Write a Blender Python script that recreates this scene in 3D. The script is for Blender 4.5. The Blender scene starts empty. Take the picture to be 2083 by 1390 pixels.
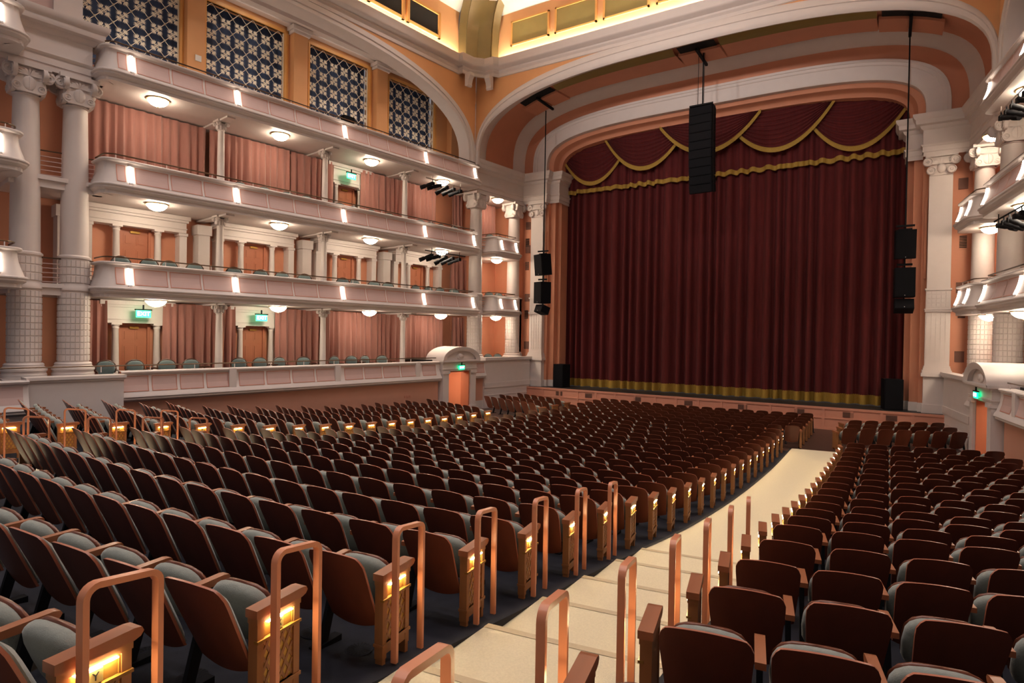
import bpy, math, random
from mathutils import Vector, Matrix
random.seed(7)
PI = math.pi
SC = bpy.context.scene
COL = SC.collection
# ------------------------------------------------------------------ camera
FPX, YAW, PITCH, ROLL = 1214.706, math.radians(32.292), math.radians(-0.599), math.radians(0.954)
CAM = Vector((7.422, -29.113, 3.70))
_fw = Vector((-math.sin(YAW)*math.cos(PITCH), math.cos(YAW)*math.cos(PITCH), math.sin(PITCH)))
_rt = Vector((math.cos(YAW), math.sin(YAW), 0))
_up = _rt.cross(_fw)
_r2 = _rt*math.cos(ROLL)+_up*math.sin(ROLL)
_u2 = -_rt*math.sin(ROLL)+_up*math.cos(ROLL)
cd = bpy.data.cameras.new('camera'); cam = bpy.data.objects.new('camera', cd); COL.objects.link(cam)
cd.sensor_fit = 'HORIZONTAL'; cd.sensor_width = 36; cd.lens = 36*FPX/2083; cd.clip_start = 0.05; cd.clip_end = 200
M = Matrix.Identity(4)
for i in range(3):
    M[i][0] = _r2[i]; M[i][1] = _u2[i]; M[i][2] = -_fw[i]; M[i][3] = CAM[i]
cam.matrix_world = M
SC.camera = cam
def project(p):
    d = Vector(p)-CAM; z = d.dot(_fw)
    if z < 0.15: return None
    return 1041.5+FPX*d.dot(_r2)/z, 695-FPX*d.dot(_u2)/z, z
# ------------------------------------------------------------------ world, exposure
W = bpy.data.worlds.new('hall_fill'); SC.world = W; W.use_nodes = True
W.node_tree.nodes['Background'].inputs[0].default_value = (1.0, 0.90, 0.90, 1)
W.node_tree.nodes['Background'].inputs[1].default_value = 0.17  # dim even fill added, entering by the open rear of the hall
SC.view_settings.view_transform = 'Standard'; SC.view_settings.look = 'None'
SC.view_settings.gamma = 1; SC.view_settings.exposure = 0.12
try: SC.view_settings.use_curve_mapping = False
except Exception: pass
SC.cycles.use_denoising = True
SC.cycles.max_bounces = 6; SC.cycles.diffuse_bounces = 4; SC.cycles.glossy_bounces = 3
SC.cycles.transmission_bounces = 3; SC.cycles.sample_clamp_indirect = 4.0
SC.cycles.caustics_reflective = False; SC.cycles.caustics_refractive = False
# ------------------------------------------------------------------ frames of the room
WX, WY, AW = 9.893, -5.342, math.radians(7.604)
SA, CA = math.sin(AW), math.cos(AW)
def WP(s, k, n, z):            # side wall frame: k along the wall from the stage end, n outward, z up
    return (s*(WX+SA*k+CA*n), WY-CA*k+SA*n, z)
def wrot(s):                   # rotation that turns local +Y outward (into the boxes)
    return s*-(PI/2-AW)
def wf(s):
    return lambda p: WP(s, p[0], p[1], p[2])
TZ = [5.26, 8.30, 11.60]       # heights of the lamps on the three balcony fronts
SOF = [z-0.63 for z in TZ]
KC = [11.85, 7.75, 3.65]       # slender columns between the boxes
KB = [13.98, 9.86, 5.76, 1.64] # middles of the boxes
YR = {-1: -28.8, 0: -27.87, 1: -26.94, 2: -25.98, 3: -25.02, 4: -24.1, 5: -23.18, 6: -22.26}
for r in range(7, 23): YR[r] = -22.26+.908*(r-6)
ZR = {-1: 1.82, 0: 1.69, 1: 1.555, 2: 1.43, 3: 1.306, 4: 1.196, 5: 1.095, 6: .99, 7: .86, 8: .73, 9: .61, 10: .51, 11: .42,
      12: .34, 13: .27, 14: .21, 15: .155, 16: .11, 17: .07, 18: .04, 19: .015, 20: 0, 21: 0, 22: 0}
def CR(r): return .0141 if r <= 19 else .018
def rowY(r, x): return YR[r]+CR(r)*(x*x-20.25)
_fp = [(-34.0, 2.5)]+[(YR[r]-.2, ZR[r]) for r in range(-1, 23)]+[(20, 0)]
def floorz(q):
    for (a, za), (b, zb) in zip(_fp, _fp[1:]):
        if a <= q <= b: return za+(zb-za)*(q-a)/(b-a)
    return 0.0
# ------------------------------------------------------------------ mesh builder
class MB:
    def __init__(s): s.v = []; s.f = []; s.m = []
    def add(s, vs, fs, mi=0):
        b = len(s.v); s.v += [tuple(p) for p in vs]
        for f in fs: s.f.append(tuple(b+i for i in f)); s.m.append(mi)
        return s
    def box(s, x0, x1, y0, y1, z0, z1, mi=0, xf=None):
        vs = [(x, y, z) for z in (z0, z1) for y in (y0, y1) for x in (x0, x1)]
        if xf: vs = [xf(p) for p in vs]
        return s.add(vs, [(0, 2, 3, 1), (4, 5, 7, 6), (0, 1, 5, 4), (2, 6, 7, 3), (0, 4, 6, 2), (1, 3, 7, 5)], mi)
    def grid(s, rows, mi=0, cu=False, cv=False):
        n = len(rows); k = len(rows[0]); vs = [p for r in rows for p in r]; fs = []
        for i in range(n if cv else n-1):
            for j in range(k if cu else k-1):
                a = i*k+j; b = i*k+(j+1) % k; c = ((i+1) % n)*k+(j+1) % k; d = ((i+1) % n)*k+j
                fs.append((a, b, c, d))
        return s.add(vs, fs, mi)
    def lathe(s, prof, seg=16, c=(0, 0, 0), mi=0, cap=True):
        rows = [[(c[0]+r*math.cos(2*PI*j/seg), c[1]+r*math.sin(2*PI*j/seg), c[2]+z) for j in range(seg)] for r, z in prof]
        s.grid(rows, mi, cu=True)
        if cap:
            n = len(s.v); s.f.append(tuple(range(n-seg, n))); s.m.append(mi)
            b = n-seg*len(prof); s.f.append(tuple(reversed(range(b, b+seg)))); s.m.append(mi)
        return s
    def prism(s, poly, fn0, fn1, mi=0):     # poly of 2D points swept between two placements
        n = len(poly); a = [fn0(p) for p in poly]; b = [fn1(p) for p in poly]
        fs = [(i, (i+1) % n, n+(i+1) % n, n+i) for i in range(n)]+[tuple(reversed(range(n))), tuple(range(n, 2*n))]
        return s.add(a+b, fs, mi)
    def tube(s, pts, r, seg=6, mi=0, closed=False):
        rows = []; P = [Vector(p) for p in pts]; up = Vector((0, 0, 1))
        for i, p in enumerate(P):
            a = P[i-1] if (i or closed) else p; b = P[(i+1) % len(P)] if (i < len(P)-1 or closed) else p
            t = (b-a).normalized(); u = t.cross(up)
            if u.length < 1e-3: u = t.cross(Vector((1, 0, 0)))
            u.normalize(); w = u.cross(t)
            rows.append([tuple(p+u*(r*math.cos(2*PI*j/seg))+w*(r*math.sin(2*PI*j/seg))) for j in range(seg)])
        s.grid(rows, mi, cu=True, cv=closed)
        if not closed:
            n = len(s.v); s.f.append(tuple(range(n-seg, n))); s.m.append(mi)
            b = n-seg*len(rows); s.f.append(tuple(reversed(range(b, b+seg)))); s.m.append(mi)
        return s
    def ellip(s, c, rx, ry, rz, e=1.0, nu=12, nv=8, mi=0, xf=None):
        sg = lambda t: math.copysign(abs(t)**e, t)
        rows = []
        for i in range(nv+1):
            ph = -PI/2+PI*i/nv
            rows.append([(c[0]+rx*sg(math.cos(ph))*sg(math.cos(2*PI*j/nu)), c[1]+ry*sg(math.cos(ph))*sg(math.sin(2*PI*j/nu)), c[2]+rz*sg(math.sin(ph))) for j in range(nu)])
        if xf: rows = [[xf(p) for p in r] for r in rows]
        return s.grid(rows, mi, cu=True)
    def sweep(s, path, prof, mi=0, closed=False, mis=None):
        """path: list of (x,y) in plan, prof: list of (offset to the right of travel, z)"""
        P = [Vector((p[0], p[1])) for p in path]; n = len(P); rows = []
        for i in range(n):
            d0 = (P[i]-P[i-1]).normalized() if (i or closed) else None
            d1 = (P[(i+1) % n]-P[i]).normalized() if (i < n-1 or closed) else None
            if d0 is None: d0 = d1
            if d1 is None: d1 = d0
            n0 = Vector((d0.y, -d0.x)); n1 = Vector((d1.y, -d1.x)); b = (n0+n1)
            b = b/max(.25, b.dot(n0)) if b.length > 1e-6 else n0
            rows.append([(P[i].x+b.x*o, P[i].y+b.y*o, z) for o, z in prof])
        if mis is None: s.grid(rows, mi, cv=closed)
        else:
            for j in range(len(prof)-1): s.grid([r[j:j+2] for r in rows], mis[j], cv=closed)
        return s
    def mesh(s, name, mats, smooth=None, off=(0, 0, 0), xf=None):
        me = bpy.data.meshes.new(name)
        v = [xf(p) for p in s.v] if xf else s.v
        me.from_pydata([(p[0]-off[0], p[1]-off[1], p[2]-off[2]) for p in v], [], s.f)
        for m in (mats if isinstance(mats, (list, tuple)) else [mats]): me.materials.append(m)
        if any(s.m): me.polygons.foreach_set('material_index', s.m)
        if smooth is not None:
            me.polygons.foreach_set('use_smooth', [True]*len(s.f))
            if smooth < 180: me.set_sharp_from_angle(angle=math.radians(smooth))
        me.update()
        return me
    def build(s, name, mats, parent=None, smooth=None, xf=None):
        """world-space mesh -> object; origin at the base of the thing"""
        v = [xf(p) for p in s.v] if xf else s.v
        if parent is not None: o = parent.location
        else:
            xs = [p[0] for p in v]; ys = [p[1] for p in v]; zs = [p[2] for p in v]
            o = ((min(xs)+max(xs))/2, (min(ys)+max(ys))/2, min(zs))
        s.v = v
        ob = bpy.data.objects.new(name, s.mesh(name, mats, smooth, o)); COL.objects.link(ob)
        if parent is not None: ob.parent = parent
        else: ob.location = o
        return ob
def tag(o, label, cat, group=None):
    o['label'] = label; o['category'] = cat
    if group: o['group'] = group
    return o
def struct(o): o['kind'] = 'structure'; return o
def thing(name, label, cat, loc=(0, 0, 0), rz=0, group=None):
    o = bpy.data.objects.new(name, None); COL.objects.link(o); o.empty_display_size = .1
    o.location = loc; o.rotation_euler = (0, 0, rz)
    return tag(o, label, cat, group)
def root(name, loc):                  # empty for a piece of the setting
    o = bpy.data.objects.new(name, None); COL.objects.link(o); o.empty_display_size = .1; o.location = loc
    return struct(o)
def child(name, me, parent, loc=(0, 0, 0), rot=None, label=None):
    o = bpy.data.objects.new(name, me); COL.objects.link(o); o.parent = parent; o.location = loc
    if rot: o.rotation_euler = rot
    if label: o['label'] = label
    return o
NUM = ['first', 'second', 'third', 'fourth', 'fifth', 'sixth', 'seventh', 'eighth', 'ninth', 'tenth', 'eleventh', 'twelfth', 'thirteenth',
       'fourteenth', 'fifteenth', 'sixteenth', 'seventeenth', 'eighteenth', 'nineteenth', 'twentieth']
# ------------------------------------------------------------------ materials
def mat(name, col, rough=.6, var=.12, scale=6.0, bump=0.0, bscale=40.0, metal=0.0, emit=None, es=0.0, spec=.4, sheen=0.0, stretch=None, coat=0.0):
    m = bpy.data.materials.new(name); m.use_nodes = True; nt = m.node_tree; b = nt.nodes['Principled BSDF']
    b.inputs['Roughness'].default_value = rough; b.inputs['Metallic'].default_value = metal
    b.inputs['Specular IOR Level'].default_value = spec
    if coat: b.inputs['Coat Weight'].default_value = coat; b.inputs['Coat Roughness'].default_value = .25
    if sheen: b.inputs['Sheen Weight'].default_value = sheen; b.inputs['Sheen Roughness'].default_value = .5
    tc = nt.nodes.new('ShaderNodeTexCoord'); mp = nt.nodes.new('ShaderNodeMapping'); nt.links.new(tc.outputs['Object'], mp.inputs[0])
    if stretch: mp.inputs['Scale'].default_value = stretch
    no = nt.nodes.new('ShaderNodeTexNoise'); no.inputs['Scale'].default_value = scale; no.inputs['Detail'].default_value = 4
    nt.links.new(mp.outputs[0], no.inputs['Vector'])
    mx = nt.nodes.new('ShaderNodeMix'); mx.data_type = 'RGBA'
    mx.inputs[6].default_value = (*[c*(1-var) for c in col], 1); mx.inputs[7].default_value = (*[min(1, c*(1+var)) for c in col], 1)
    nt.links.new(no.outputs['Fac'], mx.inputs[0]); nt.links.new(mx.outputs[2], b.inputs['Base Color'])
    if bump:
        n2 = nt.nodes.new('ShaderNodeTexNoise'); n2.inputs['Scale'].default_value = bscale; n2.inputs['Detail'].default_value = 3
        nt.links.new(mp.outputs[0], n2.inputs['Vector'])
        bp = nt.nodes.new('ShaderNodeBump'); bp.inputs['Strength'].default_value = bump; bp.inputs['Distance'].default_value = .01
        nt.links.new(n2.outputs['Fac'], bp.inputs['Height']); nt.links.new(bp.outputs[0], b.inputs['Normal'])
    if emit:
        b.inputs['Emission Color'].default_value = (*emit, 1); b.inputs['Emission Strength'].default_value = es
    return m
X = {}
X['cream'] = mat('cream_plaster', (.70, .62, .59), .5, .05, 3, .05, 60)
X['pink'] = mat('pale_pink_panel', (.58, .41, .38), .5, .05, 3)
X['line'] = mat('coral_outline', (.56, .24, .17), .5, .06)
X['terra'] = mat('terracotta_plaster', (.61, .262, .158), .6, .08, 1.5, .05, 50)
X['ochre'] = mat('ochre_plaster', (.68, .34, .15), .6, .08, 1.5, .05, 50)
X['gold'] = mat('old_gold_paint', (.27, .20, .065), .5, .12, 2)
X['frame'] = mat('orange_gilt_frame', (.70, .34, .10), .4, .08, 5)
X['white'] = mat('white_ceiling_plaster', (.78, .72, .62), .6, .04, 2)
X['bronze'] = mat('dark_bronze', (.10, .06, .035), .35, .2, 8, metal=.7)
X['rib'] = mat('bronze_gold_rib', (.13, .085, .028), .4, .2, 2, metal=.3)
X['black'] = mat('black_metal', (.009, .009, .011), .65, .2, 10, spec=.12)
X['blackpaint'] = mat('black_cabinet_paint', (.006, .006, .008), .75, .2, 30, .1, 120, spec=.08)
X['mesh'] = mat('black_grille_cloth', (.007, .007, .009), .8, .3, 200, spec=.08)
X['wood'] = mat('mahogany_veneer', (.15, .042, .020), .36, .30, 7, .03, 30, stretch=(1, 1, .12), coat=.25)
X['rim'] = mat('toplit_ply_edge', (.40, .13, .075), .35, .2, 10, coat=.3)  # seat wood painted lighter, light from above put into the edge colour
X['arm'] = mat('varnished_arm_wood', (.33, .115, .050), .35, .25, 9, stretch=(1, .15, 1), coat=.3)
X['panelwood'] = mat('end_panel_wood', (.28, .12, .045), .4, .25, 9, stretch=(1, 1, .15))
X['fabric'] = mat('sage_grey_upholstery', (.25, .265, .235), .9, .18, 40, .25, 160, sheen=.4)
X['teal'] = mat('teal_upholstery', (.12, .165, .165), .85, .2, 30, .2, 120, sheen=.4)
X['chairwood'] = mat('dark_chair_wood', (.07, .028, .014), .4, .3, 12)
X['lampbox'] = mat('amber_lamp_box', (.22, .105, .018), .45, .1, 12)
X['brass'] = mat('lattice_brass', (.50, .29, .06), .4, .2, 12, metal=.4)
X['rail'] = mat('salmon_painted_steel', (.66, .25, .13), .32, .06, 8, spec=.5)
X['floor'] = mat('dark_navy_floor', (.006, .007, .015), .8, .5, 4, .1, 80)
X['pit'] = mat('dark_stained_boards', (.06, .03, .022), .45, .4, 5)
X['carpet'] = mat('beige_carpet', (.66, .58, .42), .95, .14, 60, .5, 220)
X['edge'] = mat('black_carpet_edge', (.016, .016, .018), .7, .3, 20)
X['stage'] = mat('black_stage_floor', (.02, .018, .017), .55, .3, 6)
X['dado'] = mat('rose_terracotta_dado', (.58, .29, .205), .6, .06, 1.5)
X['apron'] = mat('salmon_apron_paint', (.62, .27, .185), .5, .06, 3)
X['vent'] = mat('vent_mesh', (.16, .075, .055), .7, .3, 150)
X['velvet'] = mat('oxblood_velvet', (.088, .006, .007), .85, .35, 9, .15, 90, sheen=.03, stretch=(1, 1, .15))
X['fringe'] = mat('gold_fringe', (.36, .22, .035), .7, .35, 60, .6, 150, stretch=(1, 1, .12))
X['drape'] = mat('rose_brown_drape', (.36, .16, .13), .85, .18, 10, .1, 90, sheen=.3, stretch=(1, 1, .1))
X['door'] = mat('terracotta_door_paint', (.46, .17, .095), .45, .07, 3)
X['navy'] = mat('midnight_blue_backdrop', (.055, .085, .17), .8, .5, 3, stretch=(1, 1, .1))
X['leaf'] = mat('white_plaster_lattice', (.80, .72, .60), .5, .05, 6)
X['dark'] = mat('dark_void', (.008, .008, .009), .9, .2)
X['sconce'] = mat('sconce_glass', (.9, .85, .75), .4, .02, emit=(1, .86, .70), es=22)
X['bowl'] = mat('alabaster_bowl_lit', (.9, .85, .75), .4, .02, emit=(1, .83, .62), es=60)
X['bowlside'] = mat('alabaster_bowl_bright', (.9, .85, .75), .4, .02, emit=(1, .76, .47), es=26)
X['cove'] = mat('cove_tube_lit', (.9, .85, .75), .4, .02, emit=(1, .91, .72), es=140)
X['aisle'] = mat('aisle_lamp_lit', (.9, .8, .5), .4, .02, emit=(1, .76, .40), es=140)
X['exit'] = mat('exit_green_lit', (.1, .5, .3), .4, .02, emit=(.0, .9, .34), es=2.2)
X['exitw'] = mat('exit_letter_lit', (.8, .9, .85), .4, .02, emit=(.80, 1, .88), es=5)
X['spot'] = mat('downlight_lit', (.9, .9, .85), .4, .02, emit=(1, .9, .75), es=30)
X['plate'] = mat('brass_letter_plate', (.55, .42, .16), .35, .1, 20, metal=.5)
X['ink'] = mat('black_letter', (.01, .01, .01), .6, .1)
X['nosing'] = mat('tan_step_nosing', (.46, .37, .25), .7, .1, 30)
X['switch'] = mat('white_plastic', (.75, .7, .65), .5, .02)
HOUSE = 1000.0; FRONT_FILL = 2200.0  # power of the added overhead and front fill lamps
# ================================================================== THE SETTING
def frange(a, b, n): return [a+(b-a)*i/(n-1) for i in range(n)]
# ---- floor: three raked strips with the aisles between them, flat in front of the stage
def floor_strip(name, x0, x1, nx):
    m = MB(); rows = []
    qs = [-34]+[q for q, z in _fp[1:-1]]+[-6.5, -5, -3.5, -1.16]
    for q in qs:
        row = []
        for x in frange(x0, x1, nx):
            y = min(q+.0141*(x*x-20.25) if q > -33 else -34, -1.16)
            row.append((x, y, floorz(q)))
        rows.append(row)
    m.grid(rows)
    lo = [(p[0], p[1], -.4) for p in rows[0]]
    m.grid([[r[0] for r in rows], [(r[0][0], r[0][1], -.4) for r in rows]]); m.grid([[r[-1] for r in rows], [(r[-1][0], r[-1][1], -.4) for r in rows]])
    return m
A0, A1 = 4.66, 6.10
fl = root('floor', (0, -20, 0))
floor_strip('c', -A0, A0, 15).build('floor_centre', X['floor'], fl)
floor_strip('r', A1, 13.5, 9).build('floor_right', X['floor'], fl)
floor_strip('l', -13.5, -A1, 9).build('floor_left', X['floor'], fl)
m = MB()
m.box(-11, 11, -7.4, -1.16, -.3, .004); m.build('pit_floor', X['pit'], fl)
# ---- aisle carpets with their steps
for s in (1, -1):
    nm = 'right' if s > 0 else 'left'
    t = thing('aisle_carpet', 'beige carpet running down the %s aisle in steps then a ramp to the stage' % nm, 'carpet', (s*5.38, -18, 0))
    def apt(q, x): return q+.0141*(x*x-20.25)
    xs = frange(s*A0, s*A1, 5)
    for r in range(-1, 8):
        q0 = (YR[r-1]-.05) if r > -1 else -33; q1 = YR[r]-.05; z = ZR[r]
        m = MB()
        top = [[(x, apt(q, x), z) for x in xs] for q in (q0, q1)]
        m.grid(top, 0); m.grid([top[1], [(x, apt(q1, x)+.012, z-.012) for x in xs], [(x, apt(q1, x), z-.04) for x in xs], [(x, apt(q1, x)-.01, z-.3) for x in xs]], 1)
        m.grid([[top[0][0], top[1][0]], [(p[0], p[1], z-.3) for p in (top[0][0], top[1][0])]], 0); m.grid([[top[0][-1], top[1][-1]], [(p[0], p[1], z-.3) for p in (top[0][-1], top[1][-1])]], 0)
        m.build('step', [X['carpet'], X['nosing']], t)
        m = MB(); m.grid([[(x, apt(q1, x)-.055, z+.004) for x in xs], [(x, apt(q1, x)+.016, z+.004) for x in xs], [(x, apt(q1, x)+.016, z-.03) for x in xs]]); m.build('nosing', X['nosing'], t)
    m = MB(); rows = []
    for q in [YR[7]-.05]+[YR[r]-.05+.908 for r in range(7, 22)]+[-6.9]:
        rows.append([(x, apt(q, x), max(.012, floorz(q)+.012)) for x in xs])
    m.grid(rows)
    m.grid([rows[-1], [(p[0], p[1], -.05) for p in rows[-1]]])
    m.build('ramp', X['carpet'], t)
    for xx in (A0, A1):
        m = MB()
        qs = frange(YR[7]-.05, -6.9, 20)
        m.grid([[(s*(xx-.03), apt(q, xx), floorz(q)+.016), (s*(xx+.03), apt(q, xx), floorz(q)+.016)] for q in qs]); m.build('edge_strip', X['edge'], t)
# ---- stage
m = MB(); m.box(-12, 12, -1.1, 7, .6, .94); struct(m.build('stage_floor', X['stage']))
ap = root('wall_stage_apron', (0, -1.16, 0))
m = MB(); m.box(-9.3, 9.3, -1.16, -1.0, 0, .935, 0); m.box(-9.3, 9.3, -1.19, -1.16, .84, .935, 0); m.box(-9.3, 9.3, -1.185, -1.16, .46, .52, 0); m.box(-9.3, 9.3, -1.19, -1.16, 0, .09, 0)
m.build('apron_board', X['apron'], ap)
for i in range(19):
    x = -9.27+i*1.03
    m = MB(); m.box(x-.05, x+.05, -1.186, -1.16, .09, .84); m.build('stile', X['apron'], ap)
for x in (-7.25, -5.55, -2.95, -.45, 1.95, 4.25, 6.05, 7.55):
    m = MB(); m.box(x-.19, x+.19, -1.178, -1.155, .56, .78); v = m.build('vent_grille', X['vent'], ap)
    m = MB()
    for j in range(7): m.box(x-.18, x+.18, -1.186, -1.178, .575+j*.029, .585+j*.029)
    m.build('vent_bars', X['vent'], ap)
# ---- walls behind the boxes and around the proscenium
for s in (1, -1):
    sd = 'right' if s > 0 else 'left'
    f = wf(s)
    wr = root('wall_'+sd, WP(s, 7.5, 2.5, 0))
    m = MB(); m.box(-.9, 21, 2.55, 2.75, 0, 12.2, 0, f); m.build('box_back_wall', X['terra'], wr)
    m = MB(); m.box(-5.2, -1.0, 2.55, 2.75, 0, 12.2, 0, f); m.box(-1.6, -1.45, 1.15, 2.55, 0, 12.2, 0, f); m.box(-4.6, -4.45, .9, 2.55, 0, 12.2, 0, f); m.build('stage_box_wall', X['terra'], wr)
    # lower wall under the parterre boxes
    m = MB(); m.box(2.25, 21, .0, .2, -.2, 1.6, 0, f); m.box(-.79, .0, .0, .2, -.2, 1.6, 0, f); m.build('dado', X['dado'], wr)
    m = MB(); m.box(-.79, .0, -.03, .0, 0, .42, 0, f); m.box(2.25, 15, -.03, 0, -.1, .2, 0, f); m.build('baseboard', X['cream'], wr)
    m = MB(); m.box(2.75, 21, .1, 2.6, 1.45, 1.65, 0, f); m.box(-4.5, -.75, .1, 2.6, 1.45, 1.65, 0, f); m.box(-.75, 2.75, .3, 2.6, 2.42, 2.5, 0, f); m.build('parterre_floor', X['stage'], wr)
    # proscenium jamb
    def kn(x, y): dx = x-WX; dy = y-WY; return (dx*SA-dy*CA, dx*CA+dy*SA)
    m = MB(); m.sweep([(s*x, y) for x, y in ((7.92, 1.4), (7.92, .05), (8.12, .05), (8.12, -.28), (8.42, -.28), (8.42, -.5), (9.98, -.5), (9.98, -.95), (10.25, -.95), (10.25, -.6), (10.9, -.6))], [(0, .9), (0, 11.1)]); m.build('proscenium_jamb', X['terra'], wr)
    m = MB(); m.sweep([(s*x, y) for x, y in ((7.92, .3), (7.92, .02), (8.1, .02), (8.1, -.3), (8.4, -.3), (8.4, -.52), (8.6, -.52))], [(0, .94), (0, 1.28), (s*-.0, 1.3)]); m.build('plinth_strip', X['cream'], wr)
    for z in (2.95, 5.6, 8.3, 9.6):     # vents and speaker slots on the narrow strip
        m = MB(); m.box(9.55, 9.85, -.53, -.5, z, z+.42, 0, lambda p: (s*p[0], p[1], p[2])); m.build('vent_grille', X['vent'], wr)
        m = MB()
        for j in range(8): m.box(9.62, 9.85, -.53, -.5, z-.95+j*.06, z-.92+j*.06, 0, lambda p: (s*p[0], p[1], p[2]))
        m.build('louvre', X['dark'], wr)
    m = MB(); m.box(8.5, 8.58, -.6, -.5, 6.2, 9.4, 0, lambda p: (s*p[0], p[1], p[2])); m.build('speaker_slot', X['terra'], wr)
    # low white wall from the portal to the stage, with its sloping band
    wl = root('trim_%d' % (1 if s < 0 else 2), WP(s, -2.5, -.1, 0))
    m = MB(); m.box(-4.45, -.79, -.1, .15, 0, 2.42, 0, f); m.box(-4.55, -.75, -.2, .2, 2.42, 2.56, 0, f); m.box(-4.5, -.77, -.15, .15, 2.36, 2.42, 0, f)
    m.box(-4.45, -.79, -.13, -.1, 1.02, 1.28, 0, f); m.box(-4.45, -.79, -.115, -.1, .62, .66, 0, f); m.build('low_wall', X['cream'], wl)
# ---- entablature
PROF = [(0, 10.93), (0, 11.1), (.03, 11.1), (.03, 11.3), (.06, 11.32), (.09, 11.38), (.02, 11.4), (.02, 11.95), (.05, 11.97), (.10, 12.02), (.13, 12.1), (.26, 12.14), (.28, 12.2), (.28, 12.3), (.34, 12.36), (.38, 12.46), (.38, 12.52), (-.3, 12.56)]
ti = 3
for s in (1, -1):
    P = [(7.85, .8), (7.85, -.42), (8.4, -.42), (8.4, -.84), (9.87, -.84)]
    path = [kn(*p) for p in P]+[(-.72, .6), (-.72, 1.5)]
    e = root('trim_%d' % ti, WP(s, -2, .6, 10.93)); ti += 1
    m = MB(); m.sweep(path, PROF); m.build('entablature', X['cream'], e, 40, wf(s))
    m = MB(); m.box(-4.6, -.72, .62, 2.5, 10.95, 11.0, 0, wf(s)); m.build('soffit', X['cream'], e)
    e = root('trim_%d' % ti, WP(s, 17, .6, 10.93)); ti += 1
    m = MB(); m.sweep([(15.75, 1.6), (15.75, .6), (21, .6)], PROF); m.build('entablature', X['cream'], e, 40, wf(s))
    m = MB(); m.box(15.75, 21, .62, 2.5, 10.95, 11.0, 0, wf(s)); m.box(16.1, 21, 1.0, 1.3, 12.5, 16.3, 1, wf(s)); m.box(15.9, 16.6, .9, 1.0, 12.5, 16.3, 0, wf(s)); m.build('upper_pier', [X['cream'], X['pink']], e)
# ---- proscenium arches: nested rings lofted one into the next
def ring(a, h, n, y, z0=12.5, k=48):
    pts = [(a, y, z0-.35)]
    for i in range(k+1):
        t = PI*i/k; c, sn = math.cos(t), math.sin(t)
        pts.append((a*math.copysign(abs(c)**(2/n), c), y, z0+h*abs(sn)**(2/n)))
    pts.append((-a, y, z0-.35))
    return pts
def loft(name, rs, m_, parent):
    m = MB(); m.grid([ring(*r) for r in rs]); return m.build(name, m_, parent, 50)
pr = root('wall_proscenium', (0, -1, 12))
loft('opening_reveal', [(7.95, 1.68, 3.7, 1.4), (7.95, 1.70, 3.7, .05)], X['terra'], pr)
loft('inner_cove', [(7.95, 1.70, 3.7, .05), (8.08, 1.84, 3.7, .0), (8.12, 1.88, 3.7, -.08), (8.16, 1.9, 3.7, -.3), (8.22, 1.93, 3.7, -.42), (8.40, 2.04, 3.7, -.46), (8.46, 2.09, 3.7, -.5)], X['terra'], pr)
loft('inner_arch', [(8.46, 2.09, 3.7, -.5), (8.46, 2.09, 3.7, -.76), (8.54, 2.17, 3.7, -.80), (9.0, 2.64, 3.65, -.80), (9.03, 2.67, 3.65, -.84), (9.12, 2.78, 3.65, -.84), (9.15, 2.80, 3.65, -.88), (9.25, 2.9, 3.6, -.88), (9.27, 2.92, 3.6, -.78)], X['cream'], pr)
loft('middle_cove', [(9.27, 2.92, 3.6, -.78), (9.55, 3.2, 3.6, -.76), (9.80, 3.42, 3.6, -.84)], X['terra'], pr)
loft('middle_arch', [(9.80, 3.42, 3.6, -.84), (9.82, 3.44, 3.6, -.98), (9.90, 3.5, 3.6, -1.04), (9.93, 3.53, 3.6, -1.12), (10.05, 3.66, 3.6, -1.28), (10.12, 3.72, 3.6, -1.34), (10.22, 3.8, 3.6, -1.40)], X['cream'], pr)
loft('vault', [(10.22, 3.8, 3.6, -1.40), (10.26, 3.75, 3.3, -2.4), (10.29, 3.66, 3.0, -3.3), (10.30, 3.60, 2.9, -3.9)], X['terra'], pr)
loft('outer_arch', [(10.30, 3.60, 2.9, -3.9), (10.24, 3.52, 2.85, -3.98), (10.16, 3.35, 2.8, -4.35), (10.06, 3.15, 2.75, -4.75), (10.0, 3.1, 2.75, -4.9), (10.03, 3.2, 2.75, -4.98), (10.09, 3.45, 2.75, -4.98), (10.11, 3.47, 2.75, -5.02), (10.16, 3.68, 2.75, -5.02), (10.2, 3.76, 2.75, -4.96)], X['cream'], pr)
m = MB()          # spandrel wall above the outer arch
r_ = ring(10.2, 3.74, 2.75, -4.96)
m.grid([r_, [(p[0]*1.0, -4.96, 16.9) for p in r_]]); m.build('spandrel', X['ochre'], pr)
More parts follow.
